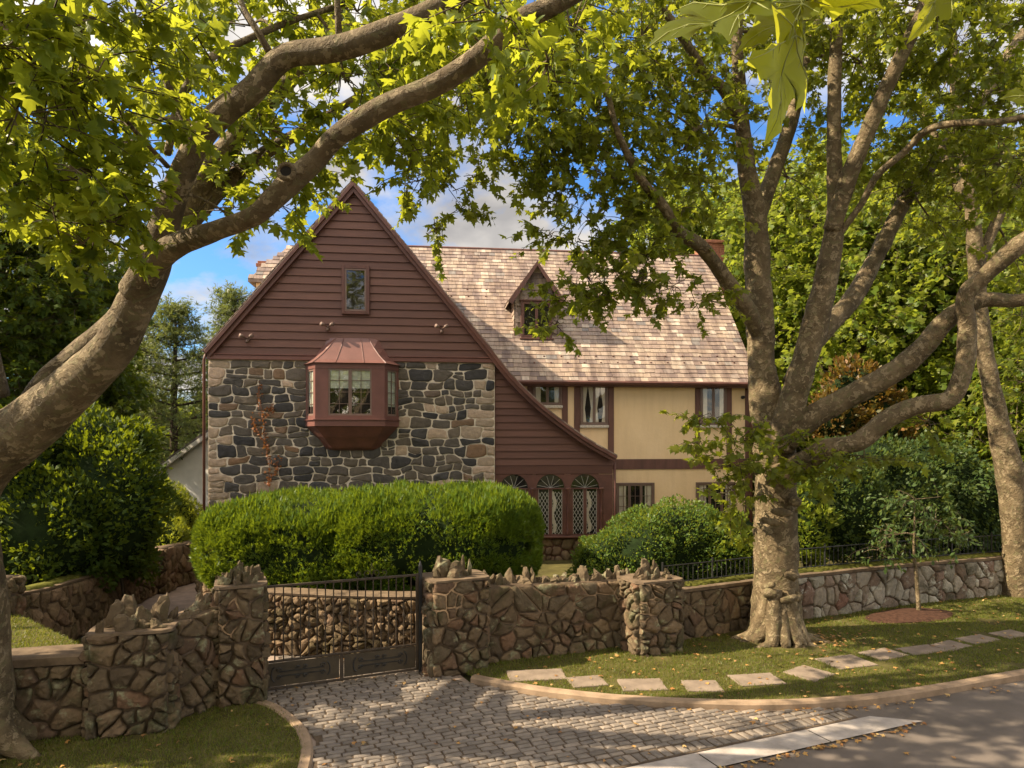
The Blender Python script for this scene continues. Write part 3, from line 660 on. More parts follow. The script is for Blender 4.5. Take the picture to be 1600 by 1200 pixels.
for i, (c, r) in enumerate(AR):
    f = MB(); f.bevbox((c-r, SV-.035, zsp-.03), (c+r, SV+.05, zsp+.01), .005); f.box((c-.05, SV-.01, zwb), (c+.05, SV+.05, zsp-.031))
    f.box((c-r+.001, SV+.0, zwb), (c-r+.07, SV+.05, zsp-.031)); f.box((c+r-.07, SV+.0, zwb), (c+r-.001, SV+.05, zsp-.031)); f.box((c-r, SV-.005, zwb-.04), (c+r, SV+.05, zwb-.001))
    wo = f.build('arched_window', M['trim'], house)
    gm = MB(); gm.add([(c-r, SV+.03, zwb), (c+r, SV+.03, zwb), (c+r, SV+.03, zsp), (c-r, SV+.03, zsp)], [(0, 1, 2, 3)])
    arcp = [(c+r*math.cos(a), SV+.03, zsp+.012+(zat-zsp+.02)*math.sin(a)) for a in np.linspace(0, math.pi, 13)]; gm.add(arcp, [tuple(range(13))]); gm.build('pane', M['glass'], wo)
    rm = MB(); rm.box((c-r, SV+.045, zwb), (c+r, SV+.049, zat+.02)); rm.build('dark_interior', M['room'], wo)
    lt = MB()
    for (a, b) in ((c-r+.07, c-.05), (c+.05, c+r-.07)):
        w_ = b-a; H_ = zsp-.03-zwb; stp = w_/3.0; hh = stp*1.75
        k = -8
        for dirn in (1, -1):
            for k in range(-12, 16):
                # line z = zwb + k*hh + dirn*(x-a)*hh/stp, clipped to the opening
                pts2 = []
                for x in np.linspace(a, b, 7):
                    z = zwb+k*hh+dirn*(x-a)*hh/stp
                    if zwb <= z <= zwb+H_: pts2.append((x, z))
                if len(pts2) >= 2:
                    p, q_ = pts2[0], pts2[-1]; L = math.hypot(q_[0]-p[0], q_[1]-p[1]); nx, nz = -(q_[1]-p[1])/L*.0065, (q_[0]-p[0])/L*.0065; y_ = SV+.022+.003*dirn
                    lt.add([(p[0]-nx, y_, p[1]-nz), (q_[0]-nx, y_, q_[1]-nz), (q_[0]+nx, y_, q_[1]+nz), (p[0]+nx, y_, p[1]+nz)], [(0, 1, 2, 3)])
        for e in (a, b): lt.box((e-.012, SV+.012, zwb), (e+.012, SV+.028, zsp-.03))
    for a in np.linspace(.25, math.pi-.25, 6):
        p = (c, zsp+.01); q_ = (c+r*.95*math.cos(a), zsp+(zat-zsp)*.95*math.sin(a)); L = math.hypot(q_[0]-p[0], q_[1]-p[1]); nx, nz = -(q_[1]-p[1])/L*.005, (q_[0]-p[0])/L*.005
        lt.add([(p[0]-nx, SV+.02, p[1]-nz), (q_[0]-nx, SV+.02, q_[1]-nz), (q_[0]+nx, SV+.02, q_[1]+nz), (p[0]+nx, SV+.02, p[1]+nz)], [(0, 1, 2, 3)])
    lt.build('lead_lattice', M['lead'], wo)
    cm = MB(); cx_ = c+(.28 if i == 2 else .26 if i == 1 else -.2)*r*1.4; pts3 = [(cx_-.06+.05*math.sin(j*1.1), zwb+.05+j*(zsp-zwb-.15)/10) for j in range(11)]
    for (p, q_) in zip(pts3[:-1], pts3[1:]): cm.add([(p[0]-.05, SV+.040, p[1]), (p[0]+.06, SV+.038, p[1]), (q_[0]+.06, SV+.038, q_[1]), (q_[0]-.05, SV+.040, q_[1])], [(0, 1, 2, 3)])
    cm.build('curtain', M['curtain'], wo)
cols_ = [(AR[0][0]+AR[0][1]+AR[1][0]-AR[1][1])/2, (AR[1][0]+AR[1][1]+AR[2][0]-AR[2][1])/2, AR[2][0]+AR[2][1]+.06]
for cx_ in cols_:
    k = MB(); prof = [(.035, 0), (.05, .03), (.05, .09), (.035, .12), (.03, .2), (.035, .5), (.042, .52), (.042, .56), (.03, .6), (.03, .98), (.045, 1.0), (.05, 1.08)]
    H_ = zsp-.05-zwb; seg = 10; vs = []
    for (r_, z_) in prof:
        for a in range(seg): vs.append((cx_+r_*math.cos(2*math.pi*a/seg), SV-.05+r_*math.sin(2*math.pi*a/seg), zwb+z_/1.08*H_))
    k.add(vs, [(l*seg+i, l*seg+(i+1) % seg, (l+1)*seg+(i+1) % seg, (l+1)*seg+i) for l in range(len(prof)-1) for i in range(seg)]); k.bevbox((cx_-.07, SV-.11, zsp-.05), (cx_+.07, SV-.021, zsp+.02), .008); k.build('column', M['trim'], house, True)
mb = MB(); mb.bevbox((U1+.01, SV-.12, zwb-.11), (U2+.02, SV+.04, zwb-.042), .015); mb.build('sunroom_sill', M['trim'], house)
mb = MB(); lay(mb, voronoi(U2-U1, zwb-.12, .28, .24), lambda u, v, d: (u+U1, SV+.04-d, v), .02, .06, .4); lay(mb, voronoi(4, zwb-.12, .28, .24), lambda u, v, d: (U2-.02+d, SV+.04+u, v), .02, .06, .4)
mb.build('rubble_base', M['lava'], house, True)
mb = MB(); mb.tube([(U2+.06, SV+.0, 0.1), (U2+.06, SV, uz(960, 722, SV)[1])], .045, 8); mb.build('downspout', M['trim'], house, True); mb = MB(); mb.tube([(-.10, -.05, 0.1), (-.10, -.05, ZB-.1), (-.04, -.1, ZB+.05)], .04, 8); mb.build('downspout', M['trim'], house, True)
# main stuccoed block
UR = uz(1172, 650, VB)[0]; ZE = uz(1000, 590, VB)[1]; MD = 4.0; ZR = uz(870, 394, VB+MD)[1]; UL = 4.7
mb = MB(); mb.box((U1-1, VB, 0), (UR, VB+2*MD, ZE)); mb.prism([(VB, ZE), (VB+2*MD, ZE), (VB+MD, ZR-.1)], lambda p: (UR-.25, p[0], p[1]), lambda p: (UR, p[0], p[1])); mb.build('stucco_wall', M['stucco'], house)
mb = MB(); ov = .38; VE = VB-ov; sl = (ZR-ZE)/MD; ZV = ZE-ov*sl*.35
sd = Vector((0, VB+MD-VE, ZR-ZV)); Ls = sd.length; sd.normalize(); nf = Vector((1, 0, 0)).cross(sd)
Wm = UR+.12-UL
mb.add([(UL, VE, ZV), (UR+.12, VE, ZV), (UR+.12, VB+MD, ZR), (UL, VB+MD, ZR), (UL, VB+2*MD+ov, ZV), (UR+.12, VB+2*MD+ov, ZV), (UL, VB+MD, ZR-.14), (UR+.12, VB+MD, ZR-.14), (UL, VE, ZV-.1), (UR+.12, VE, ZV-.1), (UL, VB+2*MD+ov, ZV-.1), (UR+.12, VB+2*MD+ov, ZV-.1)],
       [(0, 1, 2, 3), (3, 2, 5, 4), (8, 6, 7, 9), (10, 11, 7, 6), (1, 9, 7, 2), (2, 7, 11, 5), (0, 8, 9, 1), (0, 3, 6, 8), (3, 4, 10, 6)])
slates(mb, Vector((UL, VE-.03, ZV)), (1, 0, 0), sd, nf, Wm, Ls, .2)
sdb = Vector((0, -sd.y, sd.z)); slates(mb, Vector((UL, VB+2*MD+ov, ZV)), (1, 0, 0), sdb, Vector((0, -nf.y, nf.z)) if nf.y < 0 else Vector((0, nf.y, nf.z)), Wm, Ls, .3, (.3, .5))
mb.build('main_roof', M['slate'], house)
mb = MB(); mb.tube([(UL, VB+MD, ZR+.03), (UR+.12, VB+MD, ZR+.03)], .06, 8); mb.build('ridge_cap', M['timber'], house)
mb = MB(); sec = [(0, .0), (-.13, .0), (-.16, -.05), (-.14, -.11), (-.08, -.14), (0, -.14)]
mb.prism(sec, lambda p: (rakeR[2][0]+.2, VE-.0+p[0], ZV+p[1]+.01), lambda p: (UR+.16, VE+p[0], ZV+p[1]+.01)); mb.box((U1+.5, VE+.002, ZV-.16), (UR+.1, VB+.02, ZV-.102)); mb.build('gutter', M['trim'], house)
ds = MB(); ds.tube([(UR+.02, VE-.05, ZV-.1), (UR+.0, VB-.12, ZV-.45), (UR-.02, VB-.12, .2)], .045, 8); ds.build('downspout', M['bay'], house, True)
# timbers
mb = MB(); E = .035
def tim(px0, py0, px1, py1, e=E):
    a = uz(px0, py1, VB); b = uz(px1, py0, VB); mb.bevbox((a[0], VB-e, a[1]), (b[0], VB+.01, b[1]), .006)
tim(824, 594, 832, 660); tim(832, 594, 878, 600, .033); tim(878, 594, 887, 700); tim(897, 594, 906, 715); tim(906, 594, 950, 600, .033); tim(950, 594, 959, 716.5)
tim(1086, 594, 1093, 716.5); tim(1093, 594, 1135, 600, .033); tim(1135, 594, 1143, 716.5); tim(1164, 594, 1172, 880)
tim(820, 716.8, 1163.8, 734, .04); mb.build('timber_framing', M['timber'], house)
# windows on a wall plane at v
def window(px0, py0, px1, py1, v, ncas=2, rows=0, cols=0, casing=.05, fm='window_frame', cm='window_frame', sill=True, curtain=None, muntin=None, proud=.06, name='window', parent=None, dorm=None):
    a = uz(px0, py1, v); b = uz(px1, py0, v); u0, z0, u1, z1 = a[0], a[1], b[0], b[1]
    f = MB(); c = casing
    f.bevbox((u0, v-proud, z0), (u0+c, v+.0, z1), .006); f.bevbox((u1-c, v-proud, z0), (u1, v, z1), .006); f.bevbox((u0+c+.001, v-proud+.003, z1-c), (u1-c-.001, v, z1), .006); f.bevbox((u0+c+.001, v-proud+.003, z0), (u1-c-.001, v, z0+c), .006)
    wo = f.build(name, M[cm], parent or house)
    sm = MB(); n = ncas; iw = (u1-u0-2*c)/n; t = .045
    for i in range(n):
        x0 = u0+c+i*iw; x1 = x0+iw; y0 = v-proud+.015
        sm.box((x0+.002, y0, z0+c+.002), (x0+t, y0+.03, z1-c-.002)); sm.box((x1-t, y0, z0+c+.002), (x1-.002, y0+.03, z1-c-.002)); sm.box((x0+t+.001, y0+.002, z1-c-t), (x1-t-.001, y0+.03, z1-c-.002)); sm.box((x0+t+.001, y0+.002, z0+c+.002), (x1-t-.001, y0+.03, z0+c+t))
        for k in range(1, cols+1): xx = x0+t+(iw-2*t)*k/(cols+1); sm.box((xx-.008, y0+.006, z0+c+t), (xx+.008, y0+.024, z1-c-t))
        for k in range(1, rows+1): zz = z0+c+t+(z1-z0-2*c-2*t)*k/(rows+1); sm.box((x0+t, y0+.007, zz-.007), (x1-t, y0+.023, zz+.007))
    sm.build('frame', M[fm], wo)
    gm = MB(); gm.add([(u0+c, v-proud+.032, z0+c), (u1-c, v-proud+.032, z0+c), (u1-c, v-proud+.032, z1-c), (u0+c, v-proud+.032, z1-c)], [(0, 1, 2, 3)]); gm.build('pane', M['glass'], wo)
    rm = MB(); rm.box((u0+c, v-.006, z0+c), (u1-c, v-.002, z1-c)); rm.build('dark_interior', M['room'], wo)
    if curtain:
        k = MB(); y = v-.013
        if curtain == 'blind': k.box((u0+c+.02, y, z0+(z1-z0)*.56), (u1-c-.02, y+.004, z1-c)); k.box((u0+c+.02, y-.004, z0+(z1-z0)*.56), (u1-c-.02, y-.001, z0+(z1-z0)*.72)); k.build('blind', M['blind'], wo)
        if curtain == 'drape':
            for i in range(n):
                x0 = u0+c+i*iw
                for sg in (0, 1):
                    k = MB()
                    e = x0+.02 if sg == 0 else x0+iw-.02; m1 = x0+iw*.5; zt = z1-c; zb = z0+c; pts = [(e, zb), (e+(m1-e)*.75, zb), (e+(m1-e)*.45, zb+(zt-zb)*.4), (e+(m1-e)*.98, zt), (e, zt)]
                    k.add([(p[0], y-.002*sg, p[1]) for p in pts], [tuple(range(5))]); k.build('curtain', M['curtain'], wo)
        if curtain == 'plain': k.box((u0+c+.02, y, z0+c), (u0+c+(u1-u0)*.22, y+.004, z1-c)); k.build('curtain', M['curtain'], wo); k = MB(); k.box((u1-c-(u1-u0)*.2, y, z0+c), (u1-c-.02, y+.004, z1-c)); k.build('curtain', M['curtain'], wo)
    if sill:
        s_ = MB(); s_.bevbox((u0-.02, v-.11, z0-.10), (u1+.02, v, z0-.004), .015); s_.build('sill', M['sillstone'], wo)
    return wo
window(534, 416, 577.5, 491, -.05, 1, 0, 0, .10, 'window_frame', 'trim', False, proud=.07)
window(832.5, 600.5, 877.5, 633, VB, 2, curtain='plain'); window(906.5, 600.5, 949.5, 664, VB, 2, curtain='drape'); window(1093.5, 600.5, 1134.5, 664, VB, 2, curtain='plain')
window(962, 754, 1022, 812, VB, 3, 2, 1, .06, sill=True, curtain='plain'); window(1087, 753, 1148, 812, VB, 3, 2, 1, .06, curtain='plain')
# little casing hood over gable window
# bay window
BC = uz(551, 620)[0]; zb0 = uz(551, 655)[1]; zb1 = uz(551, 571)[1]; BW = 1.36; BF = .98; BD = .62
def bay(mb, z0, z1, gw=0, gf=0, gd=0):
    poly = [(BC-BW-gw, 0), (BC-BF-gf, -BD-gd), (BC+BF+gf, -BD-gd), (BC+BW+gw, 0)]; mb.prism(poly, lambda p: (p[0], p[1], z0), lambda p: (p[0], p[1], z1))
mb = MB(); bay(mb, zb0-.02, zb0+.09, .02, .01, .02); bay(mb, zb1-.16, zb1, .02, .01, .02); bay(mb, zb0-.22, zb0-.045, .03, .02, .03); bay(mb, zb0-.045, zb0-.02, .08, .05, .07); bay(mb, zb0+.09, zb1-.16, -.07, -.05, -.08)
BO = mb.build('bay_window', M['bay'], house)
def facet(p, q, m0, m1, ncas, nm):
    """window facet between bay corners p,q (u,v) with solid margins m0,m1"""
    p, q = Vector(p), Vector(q); L = (q-p).length; t = (q-p).normalized(); nr = Vector((t.y, -t.x)); z0, z1 = zb0+.09, zb1-.16
    if nr.y > 0: nr = -nr
    def bx(mb, a, b, za, zb, d0, d1):
        P = [p+t*a+nr*d1, p+t*b+nr*d1, p+t*b+nr*d0, p+t*a+nr*d0]; mb.add([(k.x, k.y, za) for k in P]+[(k.x, k.y, zb) for k in P], [(0, 3, 2, 1), (4, 5, 6, 7), (0, 1, 5, 4), (1, 2, 6, 5), (2, 3, 7, 6), (3, 0, 4, 7)])
    post = MB(); bx(post, -.01, m0, z0+.001, z1-.001, -.07, .01); post.build('corner_post', M['bay'], BO); post = MB(); bx(post, L-m1, L+.01, z0+.001, z1-.001, -.07, .01); post.build('corner_post', M['bay'], BO)
    f = MB(); iw = (L-m0-m1)/ncas
    for i in range(ncas):
        a = m0+i*iw+.002; b = a+iw-.004; bx(f, a, a+.045, z0+.002, z1-.002, -.03, .0); bx(f, b-.045, b, z0+.002, z1-.002, -.03, .0); bx(f, a+.046, b-.046, z0+.002, z0+.055, -.03, -.002); bx(f, a+.046, b-.046, z1-.055, z1-.002, -.03, -.002)
        if iw > .3:
            c = (a+b)/2; bx(f, c-.007, c+.007, z0+.056, z1-.056, -.028, -.010)
            for k in (1, 2, 3): zz = z0+(z1-z0)*k/4; bx(f, a+.046, b-.046, zz-.007, zz+.007, -.027, -.011)
    f.build('frame', M['window_frame'], BO)
    gm = MB(); bx(gm, m0+.01, L-m1-.01, z0, z1, -.024, -.021); gm.build('pane', M['glass'], BO)
    dk = MB(); bx(dk, m0+.01, L-m1-.01, z0, z1, -.062, -.055); dk.build('dark_interior', M['room'], BO)
    bl = MB(); zh = z0+(z1-z0)*(.58 if ncas > 1 else .2)
    bx(bl, m0+.03, L-m1-.03, zh, z1, -.045, -.040); 
    if ncas > 1: bx(bl, m0+.03, L-m1-.03, zh, zh+.28, -.0385, -.0345)
    bl.build('blind', M['blind'], BO)
facet((BC-BW, 0), (BC-BF, -BD), .10, .14, 1, 'l'); facet((BC-BF, -BD), (BC+BF, -BD), .36, .36, 2, 'f'); facet((BC+BF, -BD), (BC+BW, 0), .14, .10, 1, 'r')
ro = MB(); lv = [(0, .10, .06, .10), (.10, -.06, -.03, -.02), (.28, -.26, -.18, -.17), (.50, -.43, -.33, -.34), (.80, -.60, -.5, -.52)]; vs = []
zr = zb1+.002
for (h, gw, gf, gd) in lv:
    for p in [(BC-BW-gw, 0), (BC-BF-gf, -BD-gd), (BC+BF+gf, -BD-gd), (BC+BW+gw, 0)]: vs.append((p[0], p[1]-.0, zr+h))
fs = [(l*4+i, l*4+i+1, (l+1)*4+i+1, (l+1)*4+i) for l in range(4) for i in range(3)]+[(0, 3, 2, 1), (16, 17, 18, 19)]; ro.add(vs, fs)
for sx in (-.33, .33):
    pts = [(BC+sx*BF*1.25*(1-.5*h), -BD-gd-.008, zr+h) for (h, gw, gf, gd) in lv]; ro.tube(pts, .012, 5)
for sg in (-1, 1):
    ro.tube([(BC+sg*(BF+gf), -BD-gd-.004, zr+h) for (h, gw, gf, gd) in lv], .012, 5)
ro.build('bay_roof', M['copper'], BO)
co_ = MB(); vs = []; zc = zb0-.225
for (h, k, kd) in ((0, 1, 1), (-.3, .80, .72), (-.62, .60, .35), (-.68, .56, .22), (-.72, .5, .0)):
    for p in [(BC-BW*k, 0), (BC-BF*k, -BD*kd), (BC+BF*k, -BD*kd), (BC+BW*k, 0)]: vs.append((p[0], p[1], zc+h))
co_.add(vs, [(l*4+i, l*4+i+1, (l+1)*4+i+1, (l+1)*4+i) for l in range(4) for i in range(3)]+[(0, 1, 2, 3)]); co_.build('corbel', M['trim'], BO)
# security lamps on the gable
for (px, py) in ((388, 528), (513, 510), (690, 513)):
    u, z = uz(px, py); k = MB(); k.tube([(u, -.02, z-.06), (u, -.09, z-.06)], .05, 10)
    for sg in (-1, 1): k.tube([(u, -.09, z-.05), (u+sg*.07, -.16, z+.0), (u+sg*.10, -.20, z+.015), (u+sg*.17, -.27, z+.03)], [.015, .02, .045, .065], 10)
    k.tube([(u, -.1, z-.07), (u, -.15, z-.15)], [.03, .045], 10)
    k.build('floodlight', M['window_frame'], house, True)
u, z = uz(1108, 694, VB); k = MB(); k.tube([(u, VB-.0, z+.05), (u, VB-.1, z+.03)], .04, 8); k.tube([(u, VB-.06, z+.02), (u+.15, VB-.2, z-.03)], [.06, .07], 10); k.build('security_camera', M['white'], house, True)
u, z = uz(1160, 621, VB); k = MB(); k.tube([(u, VB-.0, z), (u, VB-.12, z)], [.06, .05], 10); k.build('wall_lamp', M['black'], house, True)
# front dormer
def roofpt(px, py):   # point on the main roof plane under a pixel, in house coordinates
    lo, hi = VE, VB+MD
    for _ in range(40):
        m_ = (lo+hi)/2; u, z = uz(px, py, m_); zr_ = ZV+(m_-VE)*(ZR-ZV)/(VB+MD-VE)
        if z > zr_: lo = m_
        else: hi = m_
    return u, m_, z
ud0, vd, zd0 = roofpt(805, 529); udm = uz(838, 470, vd)[0]; hw = udm-ud0; ud1 = udm+hw; zd1 = uz(805, 466, vd)[1]; zdp = uz(838, 412, vd)[1]
mb = MB(); vbk = vd+(zd1-zd0)/((ZR-ZV)/(VB+MD-VE)); vpk = vd+(zdp-zd0)/((ZR-ZV)/(VB+MD-VE))
mb.prism([(ud0, zd0-.2), (ud1, zd0-.2), (ud1, zd1), (udm, zdp-.12), (ud0, zd1)], lambda p: (p[0], vd+.04, p[1]), lambda p: (p[0], vpk+.3, p[1]))
slates(mb, (ud0, vd+.02, zd0), (1, 0, 0), (0, 0, 1), (0, -1, 0), ud1-ud0, zdp-zd0-.1, .19, (.25, .42), lambda a, v: abs(a-hw)*1.0 < hw and v < (zd1-zd0)+(zdp-zd1)*(1-abs(a-hw)/hw)-.22 and not (abs(a-hw) < hw*.78 and v < (zd1-zd0)-.16))
slates(mb, (ud0-.02, vpk, zd0-.1), (0, -1, 0), (0, 0, 1), (-1, 0, 0), vpk-vd-.02, zd1-zd0+.08, .19); slates(mb, (ud1+.02, vd+.02, zd0-.1), (0, 1, 0), (0, 0, 1), (1, 0, 0), vpk-vd-.02, zd1-zd0+.08, .19)
DO = mb.build('dormer', M['slate'], house)
mb = MB()
for sg in (-1, 1):
    e = Vector((udm+sg*(hw+.26), 0, zd1-.14)); p = Vector((udm, 0, zdp)); dd = (p-e); L = dd.length; dd.normalize(); nn = Vector((-dd.z, 0, dd.x)); nn = nn if nn.z > 0 else -nn
    O = (e.x, vd-.22, e.z) if sg == 1 else (e.x, vpk+.3, e.z)
    mb.add([(e.x, vd-.22, e.z), (p.x, vd-.22, p.z), (p.x, vpk+.3, p.z), (e.x, vpk+.3, e.z), (e.x, vd-.22, e.z-.06), (p.x, vd-.22, p.z-.06), (p.x, vpk+.3, p.z-.06), (e.x, vpk+.3, e.z-.06)], [(0, 1, 2, 3), (4, 7, 6, 5), (0, 4, 5, 1), (3, 2, 6, 7), (0, 3, 7, 4)])
    slates(mb, O, (0, sg, 0), dd, nn, vpk+.5-vd, L, .19)
mb.build('dormer_roof', M['slate'], DO)
mb = MB(); rake(mb, [(udm-hw-.27, zd1-.15), (udm, zdp+.04), (udm+hw+.27, zd1-.15)], -.17, vd-.27, vd-.225, 1); mb.build('dormer_rake', M['timber'], DO)
f = MB(); w0, w1 = udm-hw*.74, udm+hw*.74; z0, z1 = zd0+.02, zd1-.10
for (a, b, c_, d_) in ((w0, w0+.12, z0, z1), (w1-.12, w1, z0, z1), (w0+.121, w1-.121, z1-.1, z1), (w0+.121, w1-.121, z0, z0+.1), (udm-.05, udm+.05, z0+.101, z1-.101)): f.bevbox((a, vd-.07, c_), (b, vd+.0, d_), .006)
f.bevbox((w0-.05, vd-.13, z0-.06), (w1+.05, vd+0, z0-.003), .01); f.bevbox((w0-.05, vd-.12, z1+.003), (w1+.05, vd+.0, z1+.05), .01); dw = f.build('dormer_window', M['timber'], DO)
f = MB(); f.add([(w0+.1, vd-.03, z0+.1), (w1-.1, vd-.03, z0+.1), (w1-.1, vd-.03, z1-.1), (w0+.1, vd-.03, z1-.1)], [(0, 1, 2, 3)]); f.build('dormer_pane', M['glass'], DO)
f = MB(); f.box((w0+.1, vd-.01, z0+.1), (w1-.1, vd-.006, z1-.1)); f.build('dormer_interior', M['room'], DO)
# snow guards in rows on the roof
sg_me = None; slz = (ZR-ZV)/(VB+MD-VE)
for row, (y_, x0_, x1_, st_) in enumerate(((570, 835, 1165, 26), (560, 850, 1160, 27), (466, 705, 780, 27), (455, 700, 770, 30), (470, 1005, 1130, 24), (461, 995, 1110, 24))):
    x = x0_
    while x < x1_:
        u, v, z = roofpt(x, y_); 
        if sg_me is None:
            k = MB(); k.bevbox((-.03, -.03, .02), (.03, .0, .065), .008); k.box((-.015, -.02, .0), (.015, .12, .03)); sg_me = k.mesh('snow_guard'); sg_me.materials.append(M['timber'])
        o = bpy.data.objects.new('snow_guard', sg_me); C.objects.link(o); o.parent = house; o.location = (u, v, z+.03); x += st_
# side dormer on the left slope with a hipped slate roof, and chimneys
v3 = 4.6; ua, za = uz(388, 436, v3-1.0); ub, zb_ = uz(452, 384, v3)
mb = MB(); mb.box((ua+.22, v3-.85, za-1.6), (UA, v3+.85, za-.03)); SD = mb.build('side_dormer', M['stucco'], house)
mb = MB(); vs = [(ua, v3-1.05, za), (UA+.5, v3-1.05, za), (UA+.5, v3, zb_), (ub, v3, zb_), (ua, v3+1.05, za), (UA+.5, v3+1.05, za)]
mb.add(vs+[(x, y, z-.1) for x, y, z in vs], [(0, 1, 2, 3), (0, 3, 4), (3, 2, 5, 4), (0, 6, 7, 1), (0, 4, 10, 6), (6, 10, 11, 7)])
d3 = Vector((0, 1.05, zb_-za)); L3 = d3.length; d3.normalize(); n3 = Vector((1, 0, 0)).cross(d3); n3 = n3 if n3.z > 0 else -n3
slates(mb, (ua, v3-1.05, za), (1, 0, 0), d3, n3, UA-ua, L3, .2, (.2, .34), lambda a, v: a > (ub-ua)*v/L3+.05)
mb.build('side_dormer_roof', M['slate'], SD)
mb = MB(); u, z = uz(416, 410, 6.2); mb.bevbox((u-.25, 5.9, z-2.5), (u+.25, 6.5, z-.02), .01); mb.bevbox((u-.3, 5.85, z-.25), (u+.3, 6.55, z-.12), .01); mb.build('chimney', M['brick'], house)
mb = MB(); u, z = uz(1108, 400, 6.2); lay(mb, [[(a, b_), (a+.23, b_), (a+.23, b_+.075), (a, b_+.075)] for b_ in np.arange(0, 2.4, .08) for a in (np.arange(0, .93, .235)+(0 if int(round(b_/.08)) % 2 else 0))], lambda a, b_, d: (u-.47+a, 5.75-d, z-2.0+b_), .006, .01, .1, 0)
mb.bevbox((u-.47, 5.76, z-2.2), (u+.47, 6.6, z+.4), .01); mb.bevbox((u-.55, 5.68, z+.4), (u+.55, 6.68, z+.52), .01); mb.build('chimney', M['brick'], house)

# creeper on the stone wall
vine = empty('climbing_vine', (HX+uz(418, 750)[0]*cH, HY+uz(418, 750)[0]*sH-.05, 0), HT, 'rust-coloured dying creeper climbing the grey stone wall left of the bay window', 'vine')
uo = uz(418, 750)[0]; mb = MB(); P = []
for (path) in ([(423, 760), (421, 720), (416, 690), (413, 660), (407, 630), (406, 600)], [(420, 700), (402, 670), (398, 655)], [(413, 655), (424, 640), (428, 636)], [(423, 755), (432, 735), (438, 720)]):
    pts = [Vector((uz(a, b)[0]-uo, -.02, uz(a, b)[1])) for a, b in path]; pp, _ = catmull(pts, [1]*len(pts), 6)
    pp = [p+Vector((noise.noise(p*4)*.06, 0, 0)) for p in pp]; mb.tube(pp, .012, 5)
    for p in pp:
        for k in range(3): P.append((p.x+random.gauss(0, .045), -.045-random.random()*.02, p.z+random.gauss(0, .07)))
mb.build('stem', M['deadbark'], vine); P = np.array(P); n = len(P)
V, Fc = leaves(P, unit(rng.normal(size=(n, 3))+np.array([0, 0, -.8])), unit(rng.normal(size=(n, 3))*.5+np.array([0, -1, 0])), rng.uniform(.04, .085, n), 'maple'); link('leaves', npmesh('leaves', V, Fc), M['leaf_vine'], vine)

# neighbour's white house
nb = empty('neighbour_house', (-14.6, 35, -.9), R(-12), 'white clapboard gable of a neighbouring house glimpsed left of the stone wall', 'house')
mb = MB(); c0 = at(300, 690, 46); 
mb.box((-4, 0, 0), (5, 8, 3.4)); mb.prism([(-4, 3.4), (5, 3.4), (.5, 6.0)], lambda p: (p[0], 0, p[1]), lambda p: (p[0], 8, p[1])); mb.build('wall', M['white'], nb)
mb = MB(); rake(mb, [(-4.5, 3.15), (.5, 6.25), (5.5, 3.15)], -.22, -.35, -.2, 1); mb.build('fascia', M['white'], nb)
mb = MB(); mb.prism([(-4.5, 3.2), (.5, 6.3), (5.5, 3.2), (5.5, 3.3), (.5, 6.42), (-4.5, 3.3)], lambda p: (p[0], -.3, p[1]), lambda p: (p[0], 8.3, p[1])); mb.build('roof', simple('grey_shingle', (.16, .14, .13), .9, .2, 20, .3), nb)

# ================================================================== STONE WALLS AND PILLARS
def stone_block(name, label, cat, cx, cy, ang, wx, wy, h, m, cell=(.26, .22), bulge=.06, cap='none', group=None, capn=14, core='mortar', taper=0):
    root = empty(name, (cx, cy, 0), ang, label, cat, group)
    mb = MB(); e = .014; mb.box((-wx/2+e, -wy/2+e, -.05), (wx/2-e, wy/2-e, h-.01), 1)
    for (W_, f) in ((wx, lambda u, v, d: (u-wx/2, -wy/2+.015-d, v)), (wx, lambda u, v, d: (wx/2-u, wy/2-.015+d, v)), (wy, lambda u, v, d: (wx/2-.015+d, u-wy/2, v)), (wy, lambda u, v, d: (-wx/2+.015-d, wy/2-u, v))):
        lay(mb, voronoi(W_, h, *cell), f, .022, bulge+.015, .5, 1, 0, random.random()*50)
    mb.build('rubble', [m, M[core]], root, True)
    return root
def cap_slab(root, wx, wy, h, t=.035, m='coping'):
    mb = MB(); n = 28; pts = []
    for i in range(n):
        a = 2*math.pi*i/n; c, s_ = math.cos(a), math.sin(a); k = 1/max(abs(c), abs(s_)); pts.append(((wx/2+.05)*c*k*(1+random.uniform(-.03, .02)), (wy/2+.05)*s_*k*(1+random.uniform(-.03, .02))))
    mb.prism(pts, lambda p: (p[0], p[1], h), lambda p: (p[0]*.99, p[1]*.99, h+t)); mb.build('cap_slab', M[m], root)
def cap_stones(root, wx, wy, h, n, hmin, hmax, pyramid=None, sz=(.08, .2)):
    for i in range(n):
        x = random.uniform(-wx/2, wx/2)*.92; y = random.uniform(-wy/2, wy/2)*.9
        k = 1-max(abs(x)/(wx/2), abs(y)/(wy/2)) if pyramid else random.random()
        hh = hmin+(hmax-hmin)*(k if pyramid else k**2.5); mb = MB(); w_ = random.uniform(*sz)
        rock(mb, (x, y, h-.03), w_, w_*random.uniform(.45, .9), hh, random.uniform(-1, 1), 1, pointy=random.uniform(0, .9)); mb.build('coping_stone', M['rubble'], root)
pA = Vector((-4.14, 10.62, 0))   # left gate pillar centre
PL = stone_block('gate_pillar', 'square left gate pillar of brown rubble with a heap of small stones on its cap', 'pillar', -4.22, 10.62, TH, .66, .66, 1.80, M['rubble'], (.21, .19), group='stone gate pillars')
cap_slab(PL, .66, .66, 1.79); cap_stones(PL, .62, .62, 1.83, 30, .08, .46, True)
PR = stone_block('gate_pillar', 'right gate pillar of knobbly brown rubble crowned by one big pointed boulder', 'pillar', -1.02, 12.05, TH, 1.02, .75, 1.62, M['rubble'], (.23, .20), group='stone gate pillars')
